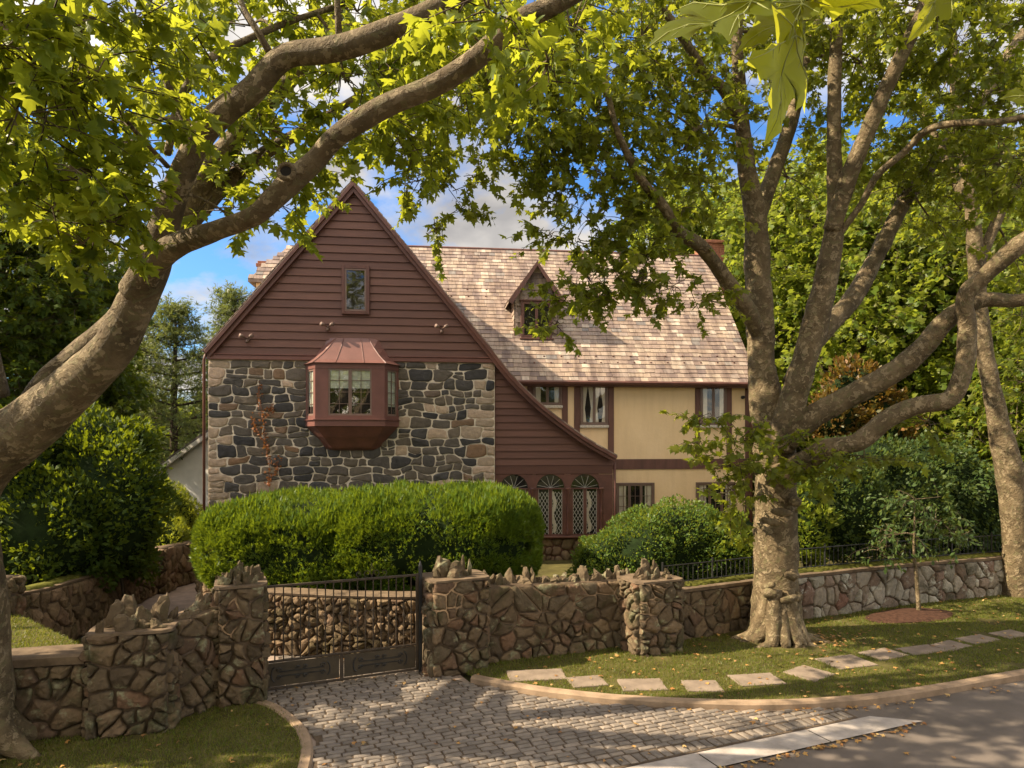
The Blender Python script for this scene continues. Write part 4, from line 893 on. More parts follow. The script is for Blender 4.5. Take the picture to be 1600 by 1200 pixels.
cap_slab(PR, 1.02, .75, 1.61); cap_stones(PR, .62, .6, 1.65, 14, .08, .2, True)
for (x, y, w_, h_) in ((-.12, 0, .36, .40), (-.32, -.1, .16, .22), (.16, .05, .13, .33), (.26, -.06, .11, .26), (-.1, -.22, .2, .17), (.0, -.1, .3, .28)):
    mb = MB(); rock(mb, (x, y, 1.6), w_, w_*.8, h_+.08, .4, .6, pointy=.7); mb.build('coping_stone', M['rubble'], PR)
def wall_run(name, label, pts, h0, h1, thick, m, cell=(.3, .27), bulge=.06, jag=None, slab=None, core='mortar', moss=False, capsz=(.06, .17), seedn=0):
    """wall along a polyline of world points (front face), thickness behind"""
    pts = [Vector((p[0], p[1], 0)) for p in pts]; base = pts[0]; root = empty(name, base, 0, label, 'wall')
    seg = [(b-a).length for a, b in zip(pts[:-1], pts[1:])]; L = sum(seg)
    nrm = []
    for a, b in zip(pts[:-1], pts[1:]): t = (b-a).normalized(); nrm.append(Vector((t.y, -t.x, 0)))
    def pos(u, off):
        u = min(max(u, 0), L); i = 0
        while i < len(seg)-1 and u > seg[i]: u -= seg[i]; i += 1
        t = u/seg[i]; n0 = nrm[i]; k = n0
        if t > .5 and i < len(seg)-1: k = n0.lerp(nrm[i+1], t-.5)
        elif t < .5 and i > 0: k = nrm[i-1].lerp(n0, t+.5)
        k = k.normalized(); return pts[i]+(pts[i+1]-pts[i])*t+k*off-base
    hf = lambda u: h0+(h1-h0)*u/L
    mb = MB(); Hm = max(h0, h1)
    lay(mb, voronoi(L, Hm, *cell), lambda u, v, d: (lambda q: (q.x, q.y, v/Hm*hf(u)))(pos(u, d-.005)), .022, bulge+.015, .5, 1, 0, seedn)
    lay(mb, voronoi(L, Hm, *cell), lambda u, v, d: (lambda q: (q.x, q.y, v/Hm*hf(u)))(pos(L-u, -thick-d+.005) if False else pos(u, -thick-d+.005)), .018, bulge, .5, 1, 0, seedn+5)
    n = max(2, int(L/.4)); vs = []
    for i in range(n+1):
        u = L*i/n
        for (o, z) in ((-.003, -.05), (-.003, hf(u)), (-thick+.003, hf(u)), (-thick+.003, -.05)): q = pos(u, o); vs.append((q.x, q.y, z))
    mb.add(vs, [(i*4+k, i*4+(k+1) % 4, (i+1)*4+(k+1) % 4, (i+1)*4+k) for i in range(n) for k in range(4)]+[(0, 1, 2, 3), (4*n+3, 4*n+2, 4*n+1, 4*n)], 1)
    # backs: flip is harmless (double sided)
    mb.build('rubble', [m, M[core]], root, True)
    if slab:
        s_ = MB(); t_, o_ = slab; vs = []
        for i in range(n+1):
            u = L*i/n; jz = noise.noise(Vector((u, seedn, 1)))*.02
            for (o, z) in ((o_, 0), (o_+.01, t_*.8), (o_-.03, t_), (-thick-o_+.03, t_), (-thick-o_, t_*.8), (-thick-o_, 0)): q = pos(u, o); vs.append((q.x, q.y, hf(u)+z+.002+jz))
        s_.add(vs, [(i*6+k, i*6+(k+1) % 6, (i+1)*6+(k+1) % 6, (i+1)*6+k) for i in range(n) for k in range(6)]+[(0, 1, 2, 3, 4, 5), tuple(6*n+k for k in (5, 4, 3, 2, 1, 0))]); s_.build('coping', M['coping'], root)
        if moss:
            s_ = MB(); vs = []; n2 = n*5
            for i in range(n2+1):
                u = L*i/n2; a = -.02-.10*random.random(); b_ = -thick+.02
                for (o, z) in ((a+.03, 0), (a, .03+.03*random.random()), ((a+b_)/2, .05+.03*random.random()), (b_, .03)): q = pos(u, o); vs.append((q.x, q.y, hf(u)+t_-.005+z))
            s_.add(vs, [(i*4+k, i*4+k+1, (i+1)*4+k+1, (i+1)*4+k) for i in range(n2) for k in range(3)]); s_.build('moss', M['moss'], root, True)
    if jag:
        nj, a, b_ = jag
        for i in range(nj):
            u = L*(i+.5)/nj+random.uniform(-.03, .03); q = pos(u, -thick*random.uniform(.25, .75)); mb = MB(); w_ = random.uniform(*capsz)*random.uniform(.8, 1.2); hh = a+(b_-a)*random.random()**2.2
            rock(mb, (q.x, q.y, hf(u)-.04), w_, w_*random.uniform(.6, 1.6), hh, random.uniform(-.6, .9), 1, pointy=random.uniform(0, .9)); mb.build('coping_stone', M['rubble'], root)
    return root, pos, hf, L
f0 = Vector((-.62, 12.20, 0)); f1 = Vector((2.35, 13.15, 0)); f2 = Vector((3.2, 13.3, 0))
wall_run('stone_wall', 'brown rubble wall topped with jagged upright stones between the gate and the second pillar', [(-.55, 12.12), (.8, 12.62), (2.4, 13.2)], 1.42, 1.33, .42, M['rubble'], (.26, .23), .055, jag=(62, .12, .34), capsz=(.09, .22), seedn=1)
P2 = stone_block('wall_pillar', 'short buttress pillar in the street wall crowned with tall upright stones', 'pillar', 2.62, 13.0, TH, .95, .75, 1.40, M['rubble'], (.22, .20)); cap_slab(P2, .95, .75, 1.39)
cap_stones(P2, .8, .6, 1.43, 16, .1, .25, True)
for (x, y, w_, h_) in ((-.1, .0, .26, .50), (.2, .05, .20, .42), (-.32, 0, .16, .3), (.02, -.18, .16, .28), (.36, -.05, .12, .22), (-.2, -.2, .15, .2)):
    mb = MB(); rock(mb, (x, y, 1.38), w_, w_*.5, h_, .3, .6, pointy=.25); mb.build('coping_stone', M['rubble'], P2)
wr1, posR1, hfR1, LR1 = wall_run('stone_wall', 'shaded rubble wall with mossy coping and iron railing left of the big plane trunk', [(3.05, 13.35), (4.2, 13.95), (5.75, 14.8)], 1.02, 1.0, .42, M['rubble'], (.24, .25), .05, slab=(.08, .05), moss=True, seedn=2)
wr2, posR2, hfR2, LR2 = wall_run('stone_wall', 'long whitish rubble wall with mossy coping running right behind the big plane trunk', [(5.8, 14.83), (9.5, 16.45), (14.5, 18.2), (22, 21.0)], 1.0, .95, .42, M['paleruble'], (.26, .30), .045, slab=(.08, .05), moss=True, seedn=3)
# left side
LB, _, _, _ = wall_run('stone_wall', 'low dark wall with a flat slab coping at the left edge, holding up a raised lawn', [(-9.6, 8.35), (-5.78, 9.25)], 1.02, 1.0, .45, M['rubble'], (.27, .25), .07, slab=(.13, .05), seedn=4)
P1 = stone_block('wall_pillar', 'broad low pier left of the gate with a jumble of pointed stones on top', 'pillar', -5.28, 9.58, R(14), 1.0, .7, 1.40, M['rubble'], (.27, .20), .07); cap_slab(P1, 1.0, .7, 1.39)
cap_stones(P1, .88, .62, 1.42, 30, .1, .32, False, (.1, .22))
for (x, y, w_, h_) in ((-.1, .1, .30, .55), (.28, .12, .2, .42), (-.28, 0, .2, .36), (.1, -.1, .22, .3), (-.05, -.25, .26, .26)):
    mb = MB(); rock(mb, (x, y, 1.42), w_, w_*.6, h_, .3, .5, pointy=.3); mb.build('coping_stone', M['rubble'], P1)
wall_run('stone_wall', 'curved length of rubble wall with ragged upright stones joining the low pier to the gate pillar', [(-4.82, 9.75), (-4.6, 10.05), (-4.42, 10.36)], 1.42, 1.5, .4, M['rubble'], (.26, .25), .06, jag=(16, .1, .36), capsz=(.09, .2), seedn=6)
sheet('raised_lawn', [(-12, 8.2), (-9.6, 8.5), (-5.9, 9.5), (-6.1, 9.9), (-8.6, 11.9), (-12, 12.2)], .985, M['lawn'])
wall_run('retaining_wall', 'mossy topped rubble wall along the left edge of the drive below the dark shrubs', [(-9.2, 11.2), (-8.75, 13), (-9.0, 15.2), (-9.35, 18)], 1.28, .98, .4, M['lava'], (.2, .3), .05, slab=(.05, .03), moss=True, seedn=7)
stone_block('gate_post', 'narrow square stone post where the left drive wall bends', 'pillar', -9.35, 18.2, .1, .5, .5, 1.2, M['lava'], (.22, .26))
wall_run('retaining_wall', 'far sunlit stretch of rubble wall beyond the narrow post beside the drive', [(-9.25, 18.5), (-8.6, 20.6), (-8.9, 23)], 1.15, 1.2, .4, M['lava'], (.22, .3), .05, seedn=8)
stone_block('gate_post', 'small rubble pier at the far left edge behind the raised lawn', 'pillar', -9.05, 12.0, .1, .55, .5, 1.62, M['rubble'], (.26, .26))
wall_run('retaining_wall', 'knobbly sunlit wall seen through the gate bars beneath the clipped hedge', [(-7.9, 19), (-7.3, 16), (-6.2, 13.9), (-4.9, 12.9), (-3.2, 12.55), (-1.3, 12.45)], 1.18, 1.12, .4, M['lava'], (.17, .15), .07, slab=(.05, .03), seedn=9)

# ================================================================== GATE
ga, gb = gp(402, 1086), gp(654, 1051); gang = math.atan2(gb.y-ga.y, gb.x-ga.x); GL = (gb-ga).length
gate = empty('iron_gate', ga, gang, 'rusty iron driveway gate with thin bars above two scrollwork panels', 'gate')
GH = 1.72; zm = .48
mb = MB(); 
for (a, b) in (((0, -.02, .05), (.05, .02, GH)), ((GL-.05, -.02, .05), (GL, .02, GH))): mb.bevbox(a, b, .006)
mb.bevbox((.051, -.018, GH-.045), (GL-.051, .018, GH-.005), .006); mb.bevbox((.051, -.018, zm), (GL-.051, .018, zm+.035), .005); mb.bevbox((.051, -.018, .05), (GL-.051, .018, .085), .005); mb.bevbox((GL/2-.03, -.017, .086), (GL/2+.03, .017, zm-.001), .004)
mb.build('frame', M['iron'], gate)
nb_ = 19; bar_me = None; col_me = None
for i in range(1, nb_+1):
    x = GL*i/(nb_+1)
    if bar_me is None:
        k = MB(); k.tube([(0, 0, zm+.036), (0, 0, GH-.046)], .011, 6); bar_me = k.mesh('bar'); bar_me.materials.append(M['iron'])
        k = MB(); k.tube([(0, 0, -.1), (0, 0, -.05), (0, 0, 0), (0, 0, .05), (0, 0, .1)], [.009, .014, .03, .014, .009], 6)
        for sx in (-1, 1): k.tube([(sx*.03*math.sin(a), 0, .11+.05*a/3) for a in np.linspace(0, 3.1, 6)], .005, 5)
        col_me = k.mesh('collar'); col_me.materials.append(M['iron'])
    o = bpy.data.objects.new('bar', bar_me); C.objects.link(o); o.parent = gate; o.location = (x, 0, 0)
    if i % 2 == 0:
        c2 = bpy.data.objects.new('collar', col_me); C.objects.link(c2); c2.parent = o; c2.location = (0, 0, 1.02)
for (x0, x1) in ((.06, GL/2-.04), (GL/2+.04, GL-.06)):
    k = MB(); k.box((x0, -.004, .10), (x1, .004, zm-.012)); po = k.build('panel', M['ironpanel'], gate)
    k = MB(); cx_ = (x0+x1)/2; hw_ = (x1-x0)/2*.72; zc_ = .29
    for dz in (-.035, .035): k.tube([(cx_-hw_*.8, -.012, zc_+dz), (cx_+hw_*.8, -.012, zc_+dz)], .008, 5)
    for sg in (-1, 1):
        k.tube([(cx_+sg*(hw_+.03*math.cos(a)*2-.04), -.014, zc_+.115*math.sin(a)) for a in np.linspace(-1.4, 1.4, 10)], .009, 5)
        for s2 in (-1, 1): k.tube([(cx_+sg*(hw_*.78)+.045*(1-t/7)*math.cos(t*1.3), -.014, zc_+s2*.06+.045*(1-t/7)*math.sin(t*1.3)) for t in np.arange(0, 6, .5)], .007, 5)
    for s2 in (-1, 1):
        for q_ in (-1, 1): k.tube([(cx_+q_*.06+.04*(1-t/7)*math.cos(t*1.3), -.014, zc_+s2*.075+.035*(1-t/7)*math.sin(t*1.3)) for t in np.arange(0, 6, .5)], .007, 5)
    k.build('scrollwork', M['black'], po)
k = MB(); cx_ = GL*.69
for sg in (-1, 1):
    for (o_, r_) in ((.07, .055), (.21, .045)):
        k.tube([(cx_+sg*(o_+r_*(1-t/8)*math.cos(t)), 0, GH+.065+r_*(1-t/8)*math.sin(t)) for t in np.arange(-1.5, 5, .4)], .006, 5)
    k.tube([(cx_, 0, GH), (cx_+sg*.03, 0, GH+.08), (cx_, 0, GH+.24)], .006, 5)
k.build('scroll_crest', M['iron'], gate)
k = MB(); k.bevbox((GL+.001, -.03, .0), (GL+.06, .03, 1.86), .005); k.tube([(GL+.03, 0, 1.86), (GL+.03, 0, 1.93)], [.03, .01], 8); k.build('hinge_post', M['black'], gate)

# iron railing on the right walls
def railing(label, pos, hf, L, h=.50, step=.14, u0=.0, u1=None, plain=False):
    u1 = u1 or L; b0 = pos(u0, -.21); root = None
    return b0
def rail_thing(label, wallroot, pos, hf, u0, u1, h, step, maxbars=96):
    base = wallroot.location; p0 = pos(u0, -.22)+base; root = empty('iron_railing', (p0.x, p0.y, 0), 0, label, 'railing', None)
    def W(u, z): q = pos(u, -.22)+base-Vector((p0.x, p0.y, 0)); return Vector((q.x, q.y, hf(u)+.08+z))
    for z in (h, .08):
        k = MB(); k.tube([W(u, z) for u in np.linspace(u0, u1, 12)], .014, 6); k.build('rail', M['black'], root)
    n = min(maxbars, int((u1-u0)/step))
    for i in range(n+1):
        u = u0+(u1-u0)*i/n; k = MB(); big = i % 10 == 0; k.tube([W(u, 0), W(u, h+(.08 if big else 0))], .02 if big else .008, 5); k.build('post' if big else 'bar', M['black'], root)
rail_thing('short black iron railing on the mossy coping left of the big plane trunk', wr1, posR1, hfR1, .05, LR1-.1, .42, .13)
rail_thing('long black iron railing on the whitish wall, half swallowed by evergreen shrubs', wr2, posR2, hfR2, .2, 13.0, .5, .14)

# ================================================================== STEPPING STONES
SS = [(838, 1055, .95, .52, .12), (917, 1065, .58, .48, .22), (1003, 1070, .72, .52, .05), (1097, 1072, .58, .5, -.02), (1182, 1062, .78, .52, .15), (1264, 1052, .62, .58, .62), (1322, 1034.5, .82, .62, .3), (1380, 1022, .72, .5, .42), (1439, 1015.5, .86, .42, .32), (1484, 1009, .72, .42, .5), (1527, 999, .78, .42, .4), (1578, 991, .7, .42, .4), (1640, 983, .8, .5, .4)]
place = ['wide first grey flagstone beside the right gate pillar', 'second flagstone from the gate, narrow and half squeezed by grass', 'third flagstone from the gate, squarish in the lawn', 'fourth flagstone from the gate, nearest the driveway kerb', 'fifth flagstone from the gate, in front of the big plane trunk', 'sixth flagstone from the gate, set diamond-wise', 'seventh flagstone from the gate, large with a sunny patch', 'eighth flagstone from the gate, just right of the tree roots', 'ninth flagstone from the gate, long and narrow', 'tenth flagstone from the gate, partly under fallen leaves', 'eleventh flagstone from the gate, near the mulch bed', 'twelfth flagstone from the gate, at the right edge', 'thirteenth flagstone past the right edge']
SSP = []
for (px, py, w_, d_, a), lb in list(zip(SS, place))[:12]:
    c = gp(px, py, .08); k = MB(); n = 24; pts = []
    for i in range(n):
        t = 2*math.pi*i/n; cc, s_ = math.cos(t), math.sin(t); q = 1/max(abs(cc), abs(s_)); pts.append((w_/2*cc*q*(1+random.uniform(-.02, .02)), d_/2*s_*q*(1+random.uniform(-.02, .02))))
    k.prism(pts, lambda p: (p[0], p[1], -.05), lambda p: (p[0], p[1], .006)); k.prism([(x*.985, y*.985) for x, y in pts], lambda p: (p[0], p[1], .0061), lambda p: (p[0]*.99, p[1]*.99, .012))
    o = k.build('stepping_stone', M['flag']); o.location = c; o.rotation_euler = (0, 0, a); tag(o, lb, 'stepping stone', 'flagstones set in the verge lawn'); SSP.append((c.x, c.y, w_, d_, a))
mb = MB(); cM = gp(1420, 962, .08); vs = [(cM.x, cM.y, .16)]; n = 20
for r_, z_ in ((.5, .14), (1.0, .078)):
    for i in range(n): a = 2*math.pi*i/n; q = r_*(1+.2*noise.noise(Vector((math.cos(a), math.sin(a), 3)))); vs.append((cM.x+1.25*q*math.cos(a)*cT-.55*q*math.sin(a)*sT, cM.y+1.25*q*math.cos(a)*sT+.55*q*math.sin(a)*cT, z_+.02*random.random()))
mb.add(vs, [(0, 1+i, 1+(i+1) % n) for i in range(n)]+[(1+i, 1+n+i, 1+n+(i+1) % n, 1+(i+1) % n) for i in range(n)]); tag(mb.build('mulch_bed', M['mulch'], smooth=True), kind='structure')

# grass blades and fallen leaves
def scatter_poly(poly, n, avoid=None):
    xs = [p[0] for p in poly]; ys = [p[1] for p in poly]; P = []
    X = rng.uniform(min(xs), max(xs), n*4); Y = rng.uniform(min(ys), max(ys), n*4)
    for x, y in zip(X, Y):
        if len(P) >= n: break
        if y < 3 or abs(x/y) > .8: continue
        if not inside(poly, x, y): continue
        if avoid and avoid(x, y): continue
        P.append((x, y))
    return np.array(P)
def onstone(x, y):
    for (cx_, cy_, w_, d_, a) in SSP:
        dx, dy = x-cx_, y-cy_; u = dx*math.cos(a)+dy*math.sin(a); v = -dx*math.sin(a)+dy*math.cos(a)
        if abs(u) < w_/2-.035 and abs(v) < d_/2-.035: return True
    return ((x-5.33)**2+(y-13.8)**2 < .9) or (((x-cM.x)*cT+(y-cM.y)*sT)/1.25)**2+((-(x-cM.x)*sT+(y-cM.y)*cT)/.55)**2 < .95
def grass(polys):
    Ps = []; 
    for poly, n, z in polys:
        P = scatter_poly(poly, n, onstone)
        k = np.array([noise.noise(Vector((x*1.3, y*1.3, 4))) for x, y in P]); P = P[k > -.42+rng.uniform(-.1, .1, len(P))]; Ps.append(np.c_[P, np.full(len(P), z)])
    P = np.concatenate(Ps); n = len(P); T = unit(rng.normal(size=(n, 3))*.55+np.array([0, 0, 1.0])); Nn = unit(rng.normal(size=(n, 3))+np.array([0, -.6, 0]))
    V, Fc = leaves(P, T, Nn, rng.uniform(.025, .06, n), 'needle', .5); tag(link('grass', npmesh('grass', V, Fc), M['grassblade']), 'short mown grass with bare patches', 'grass', kind='stuff')
KRin = [(p.x-.05, p.y+.17) for p in KR if p.x < 14]
grass([(KRin+[(14, wl(14)), (-.9, wl(-.9))], 75000, .073), (lawnl, 30000, .033), ([(-9.6, 8.9), (-5.9, 9.7), (-6.1, 9.9), (-8.6, 11.9), (-12, 12.2)], 9000, .984)])
P = []
A = scatter_poly(KRin+[(14, wl(14)), (-.9, wl(-.9))], 420); P += [(x, y, .10) for x, y in A]
A = scatter_poly(cobpoly, 90); P += [(x, y, .045) for x, y in A]
A = scatter_poly(lawnl, 60); P += [(x, y, .07) for x, y in A]
for i in range(110): p = KR[random.randrange(20, len(KR)-1)]; P.append((p.x+random.gauss(0, .25), p.y-abs(random.gauss(0, .1))-.03, .01))
for i in range(110): q = st(random.uniform(-4.5, 0), -abs(random.gauss(0, .06))-.03); P.append((q.x, q.y, .0))
for i in range(14): P.append((random.uniform(2, 9), random.uniform(7, 9.5), .0))
for i in range(90): P.append((6.2+random.gauss(0, .5), 13.4+random.gauss(0, .25), .11))
P = np.array(P); n = len(P); th = rng.uniform(0, 6.28, n); T = np.c_[np.cos(th), np.sin(th), rng.uniform(-.1, .25, n)]
V, Fc = leaves(P+np.array([0, 0, .01]), T, unit(rng.normal(size=(n, 3))*.25+np.array([0, 0, 1])), rng.uniform(.03, .085, n), 'maple', .4); tag(link('fallen_leaves', npmesh('fallen_leaves', V, Fc), M['leaf_fallen']), 'scattered orange and tan fallen leaves', 'leaves', kind='stuff')

# ================================================================== HEDGE AND SHRUBS
def sup(c, r, e, n):
    """points and normals on a superellipsoid"""
    th = rng.uniform(0, 2*math.pi, n); ph = np.arcsin(rng.uniform(-1, 1, n)); f = lambda w, m: np.sign(w)*np.abs(w)**m
    x = f(np.cos(ph), e)*f(np.cos(th), e); y = f(np.cos(ph), e)*f(np.sin(th), e); z = f(np.sin(ph), e); P = np.c_[x, y, z]
    Nn = unit(np.sign(P)*np.abs(P)**(2/e-1)/np.array(r)); return P*np.array(r)+np.array(c), Nn
def blob_shrub(name, label, cat, base, blobs, leafm, n, size, tpl, stems=4, e=.75, depth=.12, updir=.5, group=None, lump=.10, flat=0.6, shoots=0):
    root = empty(name, base, 0, label, cat, group); o = np.array(base); area = [r[0]*r[1]+r[1]*r[2]+r[0]*r[2] for c, r in blobs]; At = sum(area)
    PP = []; NN = []
    for (c, r), a in zip(blobs, area):
        P, Nn = sup(c, r, e, int(n*a/At)); keep = np.ones(len(P), bool)
        for (c2, r2) in blobs:
            if c2 is c: continue
            q = np.abs((P-np.array(c2))/np.array(r2)); keep &= (q**(2/e)).sum(1) > .80
        keep &= P[:, 2] > .3; P = P[keep]; Nn = Nn[keep]
        k = np.array([noise.noise(Vector(p)*1.6)+.5*noise.noise(Vector(p)*4.1) for p in P]); P = P+Nn*(k*lump*1.2-.02)[:, None]-Nn*(rng.uniform(0, 1, len(P))**2*depth)[:, None]
        if shoots:
            h_ = np.array([noise.noise(Vector(p)*2.6)+.6*noise.noise(Vector(p)*6.5) for p in P]); kp = (h_ > -.36) | (Nn[:, 2] > .45); P = P[kp]; Nn = Nn[kp]
        PP.append(P); NN.append(Nn)
    P = np.concatenate(PP); Nn = np.concatenate(NN); m = len(P)
    T = unit(Nn+np.array([0, 0, updir])+rng.normal(size=(m, 3))*.55); N2 = unit(Nn*flat+rng.normal(size=(m, 3))*.7+np.array([0, 0, .3]))
    sz = size*rng.uniform(.6, 1.3, m)
    if shoots:
        ti = np.where(Nn[:, 2] > .55)[0]; ti = rng.choice(ti, shoots); P = np.concatenate([P, P[ti]+rng.normal(size=(shoots, 3))*.01]); T = np.concatenate([T, unit(rng.normal(size=(shoots, 3))*.18+np.array([0, 0, 1.0]))]); N2 = np.concatenate([N2, rdir(shoots)]); sz = np.concatenate([sz, size*rng.uniform(1.3, 2.4, shoots)])
    V, Fc = leaves(P-o, T, N2, sz, tpl, .3); link('foliage', npmesh('foliage', V, Fc), leafm, root)
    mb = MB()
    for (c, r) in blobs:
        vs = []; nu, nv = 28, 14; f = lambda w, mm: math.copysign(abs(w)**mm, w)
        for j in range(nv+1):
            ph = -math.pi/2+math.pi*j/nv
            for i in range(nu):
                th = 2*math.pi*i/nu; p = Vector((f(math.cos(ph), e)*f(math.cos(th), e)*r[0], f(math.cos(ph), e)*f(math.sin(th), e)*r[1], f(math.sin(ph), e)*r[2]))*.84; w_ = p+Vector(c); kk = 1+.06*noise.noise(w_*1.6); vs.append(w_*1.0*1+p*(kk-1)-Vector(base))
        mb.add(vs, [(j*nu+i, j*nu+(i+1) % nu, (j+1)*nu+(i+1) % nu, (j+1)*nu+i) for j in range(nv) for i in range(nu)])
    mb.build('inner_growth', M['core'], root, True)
    mb = MB()
    for i in range(stems):
        c, r = random.choice(blobs); x = c[0]+random.uniform(-.5, .5)*r[0]-base[0]; y = c[1]+random.uniform(-.5, .3)*r[1]-base[1]; mb.tube([(x, y, -.05+.0), (x+.05, y, .5), (x+random.uniform(-.2, .2), y, max(.6, c[2]-base[2]))], [.05, .04, .03], 6)
    mb.build('stem', M['darkbark'], root, True)
    return root
blob_shrub('yew_hedge', 'huge flat-topped clipped yew hedge behind the gate in front of the stone wall', 'hedge', (-2.6, 15.2, .3),
    [((-1.65, 15.1, 1.90), (2.28, 2.1, 1.08)), ((-4.25, 15.6, 1.74), (2.5, 2.4, 1.04)), ((-4.5, 14.4, 1.6), (1.6, 1.2, .98))],
    M['leaf_yew'], 210000, .09, 'sprig', 8, .60, .12, 1.0, lump=.11, shoots=6000)
# fresh upright shoots on the hedge top
blob_shrub('rounded_shrub', 'rounded broadleaf shrub in front of the yellow wall with sunlit front lobe', 'shrub', (4.0, 16.6, .3),
    [((3.9, 16.8, 1.35), (1.55, 1.2, 1.2)), ((2.35, 16.1, 1.0), (.95, .9, .85)), ((5.0, 16.6, 1.25), (.95, .9, 1.0)), ((3.0, 15.9, 1.2), (.9, .7, .9)), ((1.9, 15.8, .8), (.6, .6, .55))],
    M['leaf_shrub'], 42000, .075, 'oval', 5, .9, .22, .3, lump=.25)
def rb(px, py, D, rx, rz, ry=None): p = at(px, py, D); return (tuple(p), (rx, ry or rx*.8, rz))
def pshrub(name, label, blobs, leafm, n, size, tpl, **k):
    c0 = blobs[0][0]; return blob_shrub(name, label, 'shrub', (c0[0], c0[1], .0), blobs, leafm, n, size, tpl, **k)
pshrub('evergreen_shrub', 'tall glossy evergreen shrub leaning over the railing right of the big trunk', [rb(1310, 800, 17.5, 1.3, 1.3), rb(1390, 790, 18.5, 1.5, 1.5), rb(1350, 735, 18.5, 1.2, 1.0)], M['leaf_rhodo'], 26000, .12, 'oval', lump=.35, e=.95, depth=.35)
pshrub('evergreen_shrub', 'second evergreen shrub with drooping narrow leaves near the far trunk', [rb(1480, 790, 19.5, 1.6, 1.6), rb(1440, 745, 20, 1.3, 1.1), rb(1535, 820, 20.5, 1.1, 1.1)], M['leaf_rhodo'], 26000, .13, 'oval', lump=.4, e=.95, depth=.4, updir=-.5)
pshrub('copper_shrub', 'copper and orange leaved magnolia bush behind the plane limbs', [rb(1340, 615, 21.5, 1.0, 1.0), rb(1300, 650, 21, .8, .8), rb(1370, 665, 21.5, 1.1, 1.1), rb(1335, 740, 21.5, 1.1, 1.5)], M['leaf_copper'], 13000, .17, 'oval', lump=.45, e=1, depth=.4)
pshrub('laurel_shrub', 'small yellow-green shrub growing between the big trunk and the rounded shrub', [rb(1150, 850, 16.5, .75, .8), rb(1262, 820, 16.4, .55, 1.0)], M['leaf_bg'], 9000, .13, 'oval', lump=.4, e=1, depth=.35)
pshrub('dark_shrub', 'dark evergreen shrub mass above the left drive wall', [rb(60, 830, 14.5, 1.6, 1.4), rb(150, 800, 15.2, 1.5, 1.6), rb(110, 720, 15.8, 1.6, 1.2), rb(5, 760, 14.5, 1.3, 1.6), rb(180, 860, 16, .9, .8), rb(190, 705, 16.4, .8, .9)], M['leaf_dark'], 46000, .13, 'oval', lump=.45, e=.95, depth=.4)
pshrub('golden_shrub', 'feathery yellow-green shrub between the dark shrubs and the house corner', [rb(255, 805, 21, 1.0, 1.0), rb(228, 820, 20, .8, .9), rb(285, 820, 22, .6, .6), rb(255, 845, 19.5, .7, .6)], M['leaf_yellow'], 26000, .10, 'sprig', lump=.35, e=1, depth=.4, updir=.8)

# young sapling in mulch
sp = gp(1436, 958, .08); base = tuple(sp)
S_ = lambda px, py, D: at(px, py, D)
tree('sapling', 'thin young tree standing in the reddish mulch bed against the pale wall', 'tree', base, [([sp, at(1432, 900, sp.y), at(1428, 860, sp.y), at(1430, 790, sp.y)], [.05, .045, .03, .015])],
     [(at(1400, 835, sp.y), (.7, .5, .35), 26), (at(1470, 815, sp.y+.2), (.75, .5, .4), 30), (at(1430, 780, sp.y), (.7, .5, .35), 26), (at(1370, 860, sp.y), (.4, .4, .25), 10), (at(1500, 840, sp.y), (.5, .4, .3), 14)], M['leaf_rhodo'], M['bark'], .13, 'oval', 10, .45, .5, amp=0, seg=8, twr=.005, subl=4)

